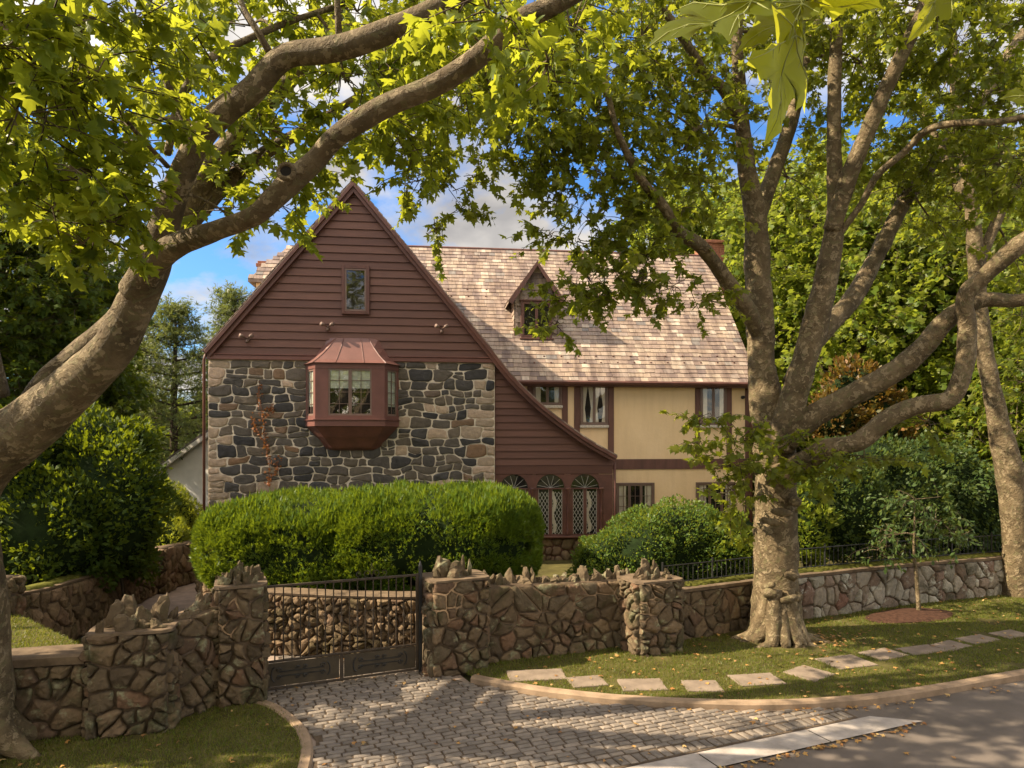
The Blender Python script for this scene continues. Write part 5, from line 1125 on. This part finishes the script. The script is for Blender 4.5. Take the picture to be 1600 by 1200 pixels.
# ================================================================== PLANE TREES
# ---- right hand tree
BD_ = 13.9; tb = gp(1215, 1000, .05)
def B(*s): return branchpts(s)
D0 = 13.85
limbsR = [
 B((1215, 1012, D0, 118), (1213, 975, D0, 92), (1212, 930, D0, 76), (1212, 880, D0, 74), (1213, 830, D0, 74), (1212, 780, D0, 70), (1212, 735, D0, 66), (1210, 700, D0, 72), (1205, 665, D0, 60)),
 B((1208, 700, D0, 52), (1198, 640, D0, 56), (1190, 570, D0, 46), (1187, 500, D0, 46), (1183, 420, D0, 44), (1180, 340, D0-.1, 38), (1168, 270, D0-.2, 30), (1160, 200, D0-.3, 26), (1155, 130, D0-.4, 22), (1152, 60, D0-.5, 19), (1150, -60, D0-.6, 16)),
 B((1182, 350, D0, 28), (1205, 280, D0+.3, 26), (1230, 210, D0+.5, 24), (1250, 140, D0+.7, 22), (1272, 60, D0+.8, 20), (1285, -60, D0+1, 17)),
 B((1186, 520, D0-.1, 30), (1165, 480, D0-.5, 28), (1130, 430, D0-1, 25), (1095, 385, D0-1.5, 23), (1062, 362, D0-1.9, 21), (1035, 320, D0-2.2, 18), (1005, 285, D0-2.4, 15), (980, 240, D0-2.6, 13), (960, 190, D0-2.8, 11), (940, 100, D0-3, 9)),
 B((1158, 190, D0-.3, 22), (1130, 140, D0-.7, 19), (1100, 115, D0-1, 17), (1080, 80, D0-1.2, 16), (1040, 20, D0-1.5, 15), (1000, -40, D0-1.8, 13)),
 B((1215, 700, D0-.2, 56), (1235, 640, D0-.4, 48), (1255, 570, D0-.5, 42), (1278, 490, D0-.5, 44), (1296, 410, D0-.6, 38), (1305, 330, D0-.7, 28), (1303, 230, D0-.8, 24), (1304, 120, D0-.9, 22), (1308, 20, D0-1, 19), (1310, -80, D0-1.1, 16)),
 B((1300, 360, D0-.7, 30), (1325, 280, D0-1, 29), (1362, 190, D0-1.3, 27), (1400, 105, D0-1.6, 25), (1440, 20, D0-1.9, 22), (1470, -70, D0-2.2, 19)),
 B((1235, 600, D0+.2, 30), (1275, 530, D0+.5, 34), (1330, 470, D0+.9, 32), (1370, 400, D0+1.2, 28), (1410, 320, D0+1.5, 26), (1460, 250, D0+1.8, 24), (1530, 160, D0+2.1, 21), (1600, 50, D0+2.4, 18)),
 B((1225, 690, D0-.3, 44), (1275, 648, D0-.5, 40), (1330, 618, D0-.7, 38), (1395, 582, D0-1, 37), (1440, 545, D0-1.2, 34), (1480, 500, D0-1.4, 33), (1530, 470, D0-1.5, 26), (1600, 468, D0-1.6, 22), (1680, 440, D0-1.8, 19)),
 B((1215, 745, D0-.3, 46), (1250, 725, D0-.6, 36), (1290, 702, D0-.9, 34), (1340, 690, D0-1.1, 32), (1390, 652, D0-1.3, 33), (1440, 632, D0-1.5, 31), (1485, 622, D0-1.6, 32), (1505, 580, D0-1.7, 30), (1511, 520, D0-1.7, 28), (1508, 465, D0-1.8, 28), (1540, 430, D0-2, 28), (1590, 385, D0-2.3, 32), (1650, 350, D0-2.6, 32)),
 B((1308, 370, D0-.7, 12), (1345, 320, D0-1, 11), (1370, 275, D0-1.3, 12), (1410, 240, D0-1.6, 12), (1450, 203, D0-2, 12), (1500, 192, D0-2.4, 11), (1560, 190, D0-2.8, 11), (1640, 175, D0-3.2, 10)),
 B((1165, 205, D0-.3, 8), (1130, 195, D0-.8, 7), (1090, 200, D0-1.3, 7), (1070, 232, D0-1.6, 6)),
]
rootsR = []
for i in range(19):
    a = 2*math.pi*i/19+random.uniform(-.14, .14); L = random.uniform(.6, 1.35); a2 = a+random.uniform(-.35, .35); hz = random.uniform(.45, 1.15); dx, dy = math.cos(a), math.sin(a); q = random.uniform(.7, 1.25)
    rootsR.append(([Vector((tb.x+dx*.20, tb.y+dy*.20, hz)), Vector((tb.x+dx*.37, tb.y+dy*.37, hz*.42)), Vector((tb.x+dx*.55, tb.y+dy*.55, .12)), Vector((tb.x+(dx*.5+math.cos(a2)*.5)*L*.8, tb.y+(dy*.5+math.sin(a2)*.5)*L*.8, .05)), Vector((tb.x+math.cos(a2)*L, tb.y+math.sin(a2)*L, -.01))], [.13, .13*q, .10*q, .06*q, .03]))
for k in range(13):   # burls and folds on the lower trunk
    a = random.uniform(math.pi, 2*math.pi); zz = random.uniform(.5, 2.9); rr0 = .36; c = Vector((tb.x+rr0*math.cos(a), tb.y+rr0*math.sin(a), zz)); c2 = Vector((tb.x+rr0*math.cos(a+1.0), tb.y+rr0*math.sin(a+1.0), zz+random.uniform(-.1, .15)))
    rootsR.append(([c, (c+c2)/2+Vector((math.cos(a+.5), math.sin(a+.5), 0))*.05, c2], [.05, random.uniform(.07, .12), .05]))
def K(px, py, D, rx, rz, n, ry=None): k_ = 1.22 if rx > .5 else 1.0; return (tuple(at(px, py, D)), (rx*k_, (ry or rx)*k_, rz*k_), n)
cR = [  # hanging sprays over the roof
 K(885, 440, 11.6, .35, .16, 6), K(925, 430, 11.6, .45, .16, 8), K(970, 430, 11.7, .5, .18, 8), K(885, 475, 11.5, .22, .2, 5), K(868, 508, 11.5, .2, .16, 4), K(1010, 440, 11.8, .5, .2, 9), K(930, 468, 11.6, .3, .15, 4), K(1060, 450, 11.9, .5, .22, 9), K(1110, 470, 12, .3, .2, 4),
 # left reaching canopy in front of the sky
 K(700, 40, 11, 1.1, .5, 34), K(640, 110, 11, .9, .45, 26), K(700, 170, 11.2, .9, .45, 18), K(640, 230, 11.2, .5, .25, 7), K(690, 250, 11.3, .5, .2, 6), K(600, 190, 11.2, .6, .3, 8), K(705, 290, 11.4, .35, .3, 7), K(650, 285, 11.4, .35, .2, 6), K(720, 330, 11.4, .25, .12, 3), K(680, 360, 11.5, .2, .1, 3), K(740, 245, 11.3, .2, .12, 3), K(500, 250, 11.3, .4, .25, 6), K(480, 310, 11.3, .4, .15, 4),
 K(800, 60, 11.5, 1.0, .8, 44), K(780, 150, 11.6, .8, .6, 30), K(860, 150, 11.8, .9, .7, 38), K(860, 230, 11.8, .7, .5, 24), K(835, 280, 11.9, .4, .3, 7), K(870, 320, 12, .4, .3, 8), K(855, 368, 12, .35, .12, 5), K(930, 90, 12, 1.1, .9, 50), K(930, 190, 12, .9, .7, 38), K(935, 270, 12.1, .8, .6, 28), K(930, 340, 12.1, .6, .5, 18), K(985, 350, 12.1, .6, .5, 16), K(900, 380, 12, .4, .2, 7), K(1010, 400, 12.2, .7, .3, 13),
 K(1000, 60, 12.4, 1.2, 1.0, 54), K(1030, 170, 12.6, 1.0, .8, 40), K(1040, 270, 12.8, .9, .7, 28), K(1070, 330, 13, .8, .5, 18), K(1090, 90, 13.2, 1.2, 1.0, 42), K(1110, 220, 13.2, .9, .8, 26), K(1200, 60, 13.6, 1.2, .9, 34), K(1230, 160, 14.5, 1.2, .9, 26), K(1230, 280, 15, 1.2, .8, 20), K(1350, 100, 14.4, 1.3, 1.1, 48), K(1400, 210, 14.8, 1.2, .9, 38), K(1330, 20, 13.6, 1.3, .8, 34), K(1480, 90, 14, 1.4, 1.2, 56), K(1560, 40, 13, 1.3, 1.0, 50), K(1570, 130, 13.5, 1.2, .9, 38), K(1490, 190, 13.6, 1.1, .8, 34), K(1450, 20, 12.6, 1.2, .8, 38), K(1400, 290, 15.4, 1.1, .7, 22), K(1520, 260, 14.2, 1.1, .7, 28), K(1590, 290, 13, 1.0, .8, 28), K(1460, 350, 15.8, 1.0, .6, 16), K(1580, 230, 12.6, .8, .6, 18),
 # low epicormic sprays
 K(1115, 655, 12.8, .45, .14, 8), K(1150, 690, 12.7, .4, .16, 8), K(1085, 695, 12.6, .3, .12, 5), K(1140, 725, 12.7, .45, .14, 9), K(1180, 740, 13, .3, .15, 6), K(1260, 720, 12.8, .5, .18, 11), K(1310, 735, 12.8, .5, .2, 10), K(1350, 715, 12.9, .4, .15, 8), K(1135, 770, 13.0, .3, .3, 5), K(1165, 795, 13.1, .2, .4, 5), K(1450, 660, 12.6, .4, .15, 5), K(1240, 690, 12.9, .3, .12, 4),
 # crown above the frame
 (( -1.5, 11.5, 12.5), (2.6, 2.5, 1.3), 90), ((3, 13, 13.5), (3, 3, 1.5), 130), ((8, 13.5, 13.5), (3, 3, 1.6), 130), ((5, 16, 14), (3, 3, 1.5), 90), ((11, 12, 11), (2.5, 2.5, 1.5), 80), ((6, 10, 11.5), (2.5, 2, 1), 70)]
tree('plane_tree', 'big plane tree with knobbly buttressed trunk standing on the verge lawn', 'tree', tuple(tb), limbsR, cR, M['leaf_mid'], M['bark'], .14, 'maplem', 13, .62, .4, amp=.12, freq=2.6, group='plane trees along the street', seg=18, roots=rootsR, subl=6, lw=.90, density=1.2)

# ---- left foreground tree
tl = Vector((-6.9, 8.6, 0)); LD = 8.6
LM = B((152, 572, 7.9, 76), (180, 540, 7.8, 72), (206, 488, 7.7, 68), (236, 425, 7.6, 64), (252, 370, 7.5, 54), (268, 315, 7.4, 49), (290, 260, 7.3, 47), (320, 205, 7.2, 47), (352, 172, 7.1, 48), (392, 143, 7.05, 47), (444, 90, 7.0, 43), (510, 79, 6.9, 44), (560, 66, 6.8, 45), (640, 34, 6.7, 40), (705, 0, 6.6, 38), (800, -60, 6.5, 34))
limbsL = [
 ([Vector((-6.95, 8.6, -.1)), Vector((-6.93, 8.6, .5)), Vector((-6.92, 8.6, 1.4)), Vector((-6.95, 8.6, 2.3)), Vector((-6.98, 8.6, 3.0)), Vector((-6.75, 8.5, 3.6)), at(45, 665, 8.3)]+B((108, 612, 8.1, 84))[0]+LM[0], [.76, .66, .60, .56, .52, .48, .39, .33]+LM[1]),
 B((212, 455, 7.6, 60), (238, 412, 7.3, 52), (278, 382, 7.0, 44), (338, 360, 6.7, 35), (396, 338, 6.5, 37), (430, 308, 6.4, 42), (455, 284, 6.35, 44), (493, 250, 6.3, 39), (523, 216, 6.2, 40), (575, 181, 6.1, 42), (620, 158, 6.05, 40), (670, 138, 6.0, 39), (715, 113, 5.9, 41), (752, 85, 5.8, 42), (808, 36, 5.7, 40), (868, 6, 5.6, 38), (980, -60, 5.5, 34)),
 B((30, 690, 8.9, 80), (72, 612, 9.0, 60), (120, 560, 9.1, 52), (200, 490, 9.2, 55), (250, 400, 9.3, 48), (310, 290, 9.5, 44), (360, 225, 9.6, 38), (430, 150, 9.8, 30), (500, 70, 10, 26), (540, 0, 10.2, 22)),
 B((235, 420, 9.3, 36), (320, 320, 9.6, 34), (360, 280, 9.8, 30), (420, 235, 10, 24), (490, 195, 10.2, 17), (560, 150, 10.4, 12)),
 B((300, 205, 7.2, 20), (275, 160, 7.1, 15), (258, 120, 7.0, 13), (240, 60, 6.9, 11), (230, -40, 6.8, 10)),
 B((262, 240, 7.4, 14), (275, 180, 7.6, 16), (295, 130, 7.7, 15), (330, 90, 7.8, 14), (390, 60, 8, 12), (450, 35, 8.2, 11), (540, 5, 8.4, 9)),
 B((420, 80, 7, 14), (400, 45, 6.9, 12), (380, 10, 6.9, 10), (365, -40, 6.9, 9)),
 B((530, 60, 6.9, 14), (528, 25, 6.8, 12), (525, -40, 6.7, 10)),
 B((-40, 620, 8.6, 110), (-60, 450, 8.3, 90), (-30, 300, 8, 66), (5, 190, 7.8, 44), (10, 100, 7.6, 36), (0, 0, 7.4, 30), (0, -100, 7.2, 26)),
 B((262, 260, 7.3, 10), (225, 220, 6.9, 8), (190, 180, 6.6, 7)),
 B((-60, 500, 8.2, 90), (-260, 330, 8.4, 70), (-420, 150, 8.6, 50), (-600, -50, 9, 40)),
 B((-60, 560, 8.6, 90), (-200, 300, 10, 70), (-300, 50, 11, 50)),
]
rootsL = [([Vector((tl.x+.2*math.cos(a), tl.y+.2*math.sin(a), .6)), Vector((tl.x+.5*math.cos(a), tl.y+.5*math.sin(a), .25)), Vector((tl.x+.95*math.cos(a), tl.y+.95*math.sin(a), -.02))], [.25, .18, .05]) for a in np.linspace(0, 6.28, 9)[:-1]]
# knot hole ring on the lower limb
kc = at(449, 270, 6.18); rootsL.append(([kc+Vector((.07*math.cos(a), -.03, .065*math.sin(a))) for a in np.linspace(0, 6.28, 11)], [.022]*11))
cL = [K(30, 40, 5.6, .7, .55, 26), K(120, 30, 5.8, .7, .5, 26), K(210, 30, 6.8, .7, .4, 20), K(60, 110, 5.6, .6, .45, 20), K(150, 110, 6, .6, .4, 20), K(40, 190, 5.6, .5, .35, 11), K(220, 120, 8.2, .7, .5, 18), K(165, 190, 7.0, .5, .3, 10), K(300, 60, 9, .9, .6, 24), K(330, 150, 9, .8, .6, 18), K(390, 40, 8.6, .8, .5, 20), K(200, 225, 8.0, .5, .3, 9), K(150, 275, 6.0, .35, .2, 6), K(120, 270, 5.6, .2, .12, 3), K(175, 300, 6.6, .35, .25, 8), K(150, 320, 6.1, .35, .2, 7), K(150, 345, 6.0, .35, .18, 6), K(350, 330, 7.9, .5, .2, 8), K(130, 380, 6, .3, .15, 4), K(90, 330, 5.9, .3, .2, 4),
 K(450, 160, 9, .7, .4, 11), K(480, 30, 9, .9, .5, 22), K(560, 20, 9, .8, .4, 18), K(600, 110, 8.2, .7, .35, 17), K(540, 130, 8.6, .6, .35, 13), K(420, 200, 9, .6, .4, 13), K(370, 260, 9.5, .5, .3, 6), K(455, 275, 8.8, .5, .25, 8), K(540, 220, 8.6, .4, .2, 5), K(620, 200, 8.4, .5, .3, 10), K(700, 130, 8.8, .7, .4, 15), K(730, 50, 7.2, .6, .4, 15), K(760, 10, 5.4, .35, .2, 7), K(850, 50, 8, .6, .4, 12), K(900, 40, 6.6, .5, .3, 9), K(860, 110, 6.4, .35, .3, 6), K(640, 60, 9.5, .8, .5, 18), K(800, 130, 9.5, .7, .5, 14), K(430, 320, 9, .35, .15, 4), K(640, 240, 9, .45, .25, 7),
 K(10, 300, 6.5, .35, .35, 6), K(-60, 100, 6, .8, .8, 26),
 # outside the frame, shading the drive and the verge
 ((-9.8, 8.3, 7.2), (2.0, 2.4, 1.3), 62), ((-12, 9.5, 7.5), (2.4, 2.4, 1.6), 55), ((-4.5, 9, 11.8), (2.6, 2.2, .8), 60), ((-1, 8.5, 11.0), (2.4, 2.0, .8), 60), ((-11.5, 6.5, 6.5), (2.2, 2, 1.4), 45), ((2.5, 7, 9.6), (2, 1.8, .9), 40), ((-10, 5.0, 7.0), (2.2, 1.6, 1.4), 40)]
tree('plane_tree', 'leaning foreground plane tree at the left whose mottled limbs arch over the gable', 'tree', tuple(tl), limbsL, cL, M['leaf_left'], M['bark'], .14, 'maplem', 14, .6, .35, amp=.07, freq=2.2, group='plane trees along the street', seg=20, roots=rootsL, subl=5, lw=.83)
k = MB(); k.tube([kc+Vector((0, .03, 0)), kc+Vector((0, -.035, 0))], [.05, .06], 12); kn = k.build('knot_hole', M['room']); kn.parent = [o for o in C.objects if o.name.startswith('plane_tree') and o.type == 'EMPTY'][-1]; kn.location = -tl

# ---- far right tree on the verge
tf = gp(1588, 932, .05); FD = tf.y
tree('plane_tree', 'slimmer plane tree at the right edge with a bent mottled trunk by the pale wall', 'tree', tuple(tf),
 [B((1592, 940, FD, 60), (1588, 880, FD, 44), (1586, 820, FD, 42), (1578, 740, FD, 46), (1566, 690, FD, 40), (1552, 620, FD, 30), (1540, 560, FD, 28), (1530, 480, FD, 27), (1524, 400, FD, 26), (1518, 320, FD, 24), (1500, 220, FD, 20), (1490, 100, FD, 16), (1485, -20, FD, 12)), B((1526, 420, FD, 20), (1560, 340, FD, 18), (1610, 240, FD, 15), (1650, 100, FD, 12)), B((1520, 330, FD, 16), (1480, 260, FD+.5, 14), (1440, 160, FD+1, 11))],
 [K(1500, 330, FD+1, 1.3, .9, 46), K(1580, 400, FD+1, 1.2, .9, 40), K(1560, 260, FD+1, 1.4, 1, 50), K(1440, 250, FD+1.5, 1.3, .9, 40), K(1470, 150, FD+1, 1.6, 1.2, 60), K(1560, 100, FD+1, 1.8, 1.4, 70), K(1600, 500, FD+1, .9, .7, 22), K(1610, 600, FD+.6, .6, .6, 14), K(1590, 680, FD+.5, .4, .3, 6), K(1650, 250, FD, 2, 2, 60), K(1540, -50, FD, 3, 2, 120)],
 M['leaf_mid'], M['bark'], .18, 'maple', 10, .7, .35, amp=.1, group='plane trees along the street', seg=14, lw=.86)

# ---- big near leaves at the top right, hanging from a limb above the camera
def bigleaf(mb, mv, base, tip, nrm, wid=1.0, curl=.18):
    base, tip = Vector(base), Vector(tip); T = (tip-base); L = T.length; T.normalize(); nrm = Vector(nrm); X = T.cross(nrm).normalized(); Z = X.cross(T)
    o = [(0, 0), (.10, -.09), (.24, -.13), (.40, -.06), (.50, -.08), (.42, .06), (.36, .16), (.33, .24), (.46, .28), (.56, .38), (.70, .44), (.80, .56), (.60, .56), (.52, .62), (.40, .58), (.28, .58), (.27, .68), (.31, .78), (.22, .84), (.20, .94), (.10, 1.0), (0, 1.14)]
    o = [(x*wid*(1+random.uniform(-.06, .06)), y*(1+random.uniform(-.03, .03))) for x, y in o]; full = o+[(-x*random.uniform(.85, 1.05), y+random.uniform(-.02, .02)) for x, y in reversed(o[1:-1])]
    def P(x, y, dz=0): z = -curl*(x*x*1.6+.25*y*y)+abs(x)*.16+.05*math.sin(x*7+1)*math.cos(y*8)+dz; return base+(X*x+T*y+Z*z)*L/1.1
    n = len(full); rings = [1, .66, .33]; vs = []; c = (0, .36)
    for r_ in rings: vs += [P(c[0]+(x-c[0])*r_, c[1]+(y-c[1])*r_) for x, y in full]
    vs.append(P(*c)); fs = [(l*n+i, l*n+(i+1) % n, (l+1)*n+(i+1) % n, (l+1)*n+i) for l in range(2) for i in range(n)]+[(2*n+i, 2*n+(i+1) % n, 3*n) for i in range(n)]
    mb.add(vs, fs)
    for e in ((0, 1.1), (.74*wid, .52), (-.72*wid, .52), (.44*wid, -.05), (-.42*wid, -.05)):
        mv.tube([P(e[0]*t, .04+(e[1]-.04)*t, .004) for t in np.linspace(0, 1, 6)], [.0022, .002, .0017, .0014, .001, .0006], 5)
        if e[1] > .4:
            for t in (.35, .6):
                for sg in (-1, 1): q = (e[0]*t, .04+(e[1]-.04)*t); mv.tube([P(q[0], q[1], .004), P(q[0]+sg*.12+e[0]*.12, q[1]+.14*(e[1] > .9)+.08, .004)], [.001, .0005], 4)
M['bigleaf'] = leafmat('near_leaf', [(.06, .085, .006), (.08, .11, .008)], (.68, .68, .04), .6, .5); M['vein'] = simple('pale_vein', (.26, .28, .08), .6, .1, 5, 0)
def twig_thing(label, stem, lv, grp):
    b0 = Vector(stem[0]); root = empty('leafy_twig', b0, 0, label, 'leafy twig', grp); k = MB(); k.tube([Vector(p)-b0 for p in stem], [.006]*len(stem), 6); k.build('twig', M['darkbark'], root, True)
    for (a, b, nr, wd) in lv:
        mb = MB(); mv = MB(); bigleaf(mb, mv, a-b0, b-b0, nr, wd); lf = mb.build('leaf', M['bigleaf'], root, True); mv.build('vein', M['vein'], lf)
        ps = MB(); t0 = min([Vector(p) for p in stem], key=lambda p: (p-a).length); ps.tube([t0-b0, (t0+a)/2-b0+Vector((0, 0, .004)), a-b0], .0018, 5); ps.build('petiole', M['vein'], lf)
ND = 1.75
twig_thing('cluster of huge sunlit leaves hanging closest to the viewer at top right', [at(1150, -320, 1.9), at(1200, -140, 1.85), at(1235, -30, 1.8), at(1262, 2, ND)],
 [(at(1238, 50, ND), at(1208, 222, ND+.04), (.75, -.75, .2), .95), (at(1180, 8, ND), at(1010, 60, ND), (.1, -.7, .8), .8), (at(1258, 8, ND), at(1150, 75, ND+.05), (-.3, -.8, .6), .8), (at(1268, 6, ND), at(1385, 6, ND-.02), (.1, -.3, 1), .9), (at(1250, 15, ND), at(1258, 85, ND+.03), (.9, -.5, .2), .6), (at(1270, -20, ND), at(1400, -70, ND), (.1, -.6, .8), .9), (at(1200, -60, ND), at(1090, -20, ND), (.1, -.6, .8), .9)], 'big leaves close to the camera')
twig_thing('single pale grey-green leaf poking down at the top right', [at(1520, -260, 2), at(1500, -100, 1.95), at(1488, -40, 1.9)], [(at(1488, -38, 1.9), at(1425, 62, 1.9), (.4, -.9, .3), .45)], 'big leaves close to the camera')
twig_thing('large dim green leaf cut off by the right edge of the view', [at(1800, 20, 2), at(1700, 100, 2), at(1640, 140, 2)], [(at(1640, 150, 2), at(1568, 150, 2), (.1, -1, .3), .8)], 'big leaves close to the camera')

# ================================================================== BACKGROUND TREES
def bgtree(name, label, x, y, h, r, leafm, n=50, lsize=.3, tpl='clust', group='background trees', lo=.25, leafs=9, bark='darkbark', tr=.3, droop=.3, seedc=16):
    base = (x, y, -.02); limbs = [([Vector((x, y, -.1)), Vector((x+.1, y, h*.3)), Vector((x-.15, y, h*.6)), Vector((x, y, h*.92))], [tr*1.3, tr, tr*.7, tr*.2])]; cl = []
    for i in range(seedc):
        zf = lo+(1-lo)*(i+.5)/seedc; a = i*2.4+random.uniform(-.3, .3); prof = math.sin(math.pi*min(1, .25+.72*(zf-lo)/(1-lo)))**.6; rr0 = r*prof*random.uniform(.45, .8); cr_ = r*random.uniform(.32, .5)
        cl.append(((x+rr0*math.cos(a), y+rr0*math.sin(a), h*zf), (cr_, cr_, cr_*.7), n))
    return tree(name, label, 'tree', base, limbs, cl, leafm, M[bark], lsize, tpl, leafs, lsize*3, droop, amp=.1, seg=8, subl=2, twr=.01, group=group, shell=.8)
def bx_(px, D): return (px-800)/F*D
bt = 'background trees'
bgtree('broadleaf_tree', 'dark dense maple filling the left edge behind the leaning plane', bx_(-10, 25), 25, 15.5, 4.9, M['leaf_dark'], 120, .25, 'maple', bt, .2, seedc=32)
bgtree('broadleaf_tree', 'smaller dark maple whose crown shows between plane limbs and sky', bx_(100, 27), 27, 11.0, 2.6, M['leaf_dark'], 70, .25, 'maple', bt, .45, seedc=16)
bgtree('broadleaf_tree', 'light yellow-green bushy tree low between the dark maple and the house', bx_(165, 26), 26, 5.0, 1.9, M['leaf_bg'], 70, .2, 'maple', bt, .15, seedc=14)
bgtree('broadleaf_tree', 'tall tree beyond the upper left corner of the sky', bx_(-60, 30), 30, 17, 6, M['leaf_bg'], 70, .32, 'clust', bt, .2, seedc=22)
bgtree('broadleaf_tree', 'tall green tree rising behind the right end of the slate roof', bx_(1080, 38), 38, 18, 5.5, M['leaf_bg'], 90, .32, 'clust', bt, .3, seedc=26)
bgtree('broadleaf_tree', 'bright green tree directly behind the big plane trunk', bx_(1230, 30), 30, 15, 5.0, M['leaf_bg'], 90, .28, 'clust', bt, .12, seedc=28)
bgtree('broadleaf_tree', 'dark trunked green tree behind the copper bush', bx_(1350, 27), 27, 13, 4.5, M['leaf_bg'], 90, .26, 'clust', bt, .15, seedc=28, tr=.4)
bgtree('broadleaf_tree', 'sunlit yellowish tree behind the forked limb at right', bx_(1455, 31), 31, 14, 5.0, M['leaf_yellow'], 80, .27, 'clust', bt, .12, seedc=26)
bgtree('broadleaf_tree', 'bright green tree at the far right beyond the railing', bx_(1560, 26), 26, 12.5, 4.5, M['leaf_bg'], 90, .25, 'clust', bt, .1, seedc=28)
bgtree('broadleaf_tree', 'tall tree filling the gap above the far right trunk', bx_(1500, 42), 42, 22, 7, M['leaf_bg'], 90, .38, 'clust', bt, .2, seedc=26)
bgtree('broadleaf_tree', 'tall tree high behind the central fork of the big plane', bx_(1300, 46), 46, 23, 7, M['leaf_bg'], 80, .4, 'clust', bt, .3, seedc=24)
bgtree('broadleaf_tree', 'low leafy tree right of the far plane trunk', bx_(1640, 21), 21, 8, 3, M['leaf_bg'], 70, .2, 'maple', bt, .1, seedc=18)
def pine(name, label, x, y, h, r, group='pines'):
    base = (x, y, -.02); limbs = [([Vector((x, y, -.1)), Vector((x, y, h*.5)), Vector((x+.1, y, h*.97))], [.28, .18, .04])]; cl = []; nlev = 11
    for i in range(nlev):
        zf = .25+.73*i/(nlev-1); rr0 = r*(1-((zf-.25)/.78))**.8+.3
        for k in range(4):
            a = i*1.1+k*1.57+random.uniform(-.3, .3); L = rr0*random.uniform(.6, 1.05); e = Vector((x+L*math.cos(a), y+L*math.sin(a), h*zf+.1*L)); limbs.append(([Vector((x, y, h*zf-.2)), e], [.06, .02])); cl.append(((x+L*.75*math.cos(a), y+L*.75*math.sin(a), h*zf+.1*L), (L*.42+.2, L*.42+.2, .28), 34))
    return tree(name, label, 'tree', base, limbs, cl, M['leaf_pine'], M['darkbark'], .30, 'sprig', 8, .7, -.1, amp=.1, seg=6, subl=0, twr=.01, group=group, connect=False)
pine('pine_tree', 'feathery pine whose tip touches the left rake of the gable', bx_(365, 44), 44, 13.5, 3.4)
pine('pine_tree', 'broad soft green pine left of the house corner', bx_(272, 38), 38, 11.4, 4.4)
pine('pine_tree', 'paler pine standing behind the leaning limb', bx_(200, 42), 42, 11.0, 3.6)
# far wood closing the horizon
P = []
for i in range(90000):
    x = random.uniform(-120, 140); y = 75+random.uniform(0, 25); hh = 5+3.5*(1+noise.noise(Vector((x*.06, y*.05, 0))))+(5 if x > 5 else 0)
    z = random.random()**.7*hh; P.append((x, y, z+.8*noise.noise(Vector((x*.5, y*.5, z*.5)))))
P = np.array(P); n = len(P); V, Fc = leaves(P, rdir(n), rdir(n, .6), rng.uniform(.6, 1.3, n), 'clust'); tag(link('far_wood', npmesh('far_wood', V, Fc), M['leaf_bg']), 'far-off green wood closing the view', 'wood', kind='stuff')
# trees across the street behind the viewer (seen mirrored in the window panes)
for (x, y, lb) in ((-9, -16, 'left street tree mirrored in the window panes'), (0, -18, 'middle street tree mirrored in the window panes'), (9, -15, 'right street tree mirrored in the window panes')):
    bgtree('broadleaf_tree', lb, x, y, 19, 6.5, M['leaf_mid'], 40, .45, 'clust', 'trees across the street', .15, seedc=16)
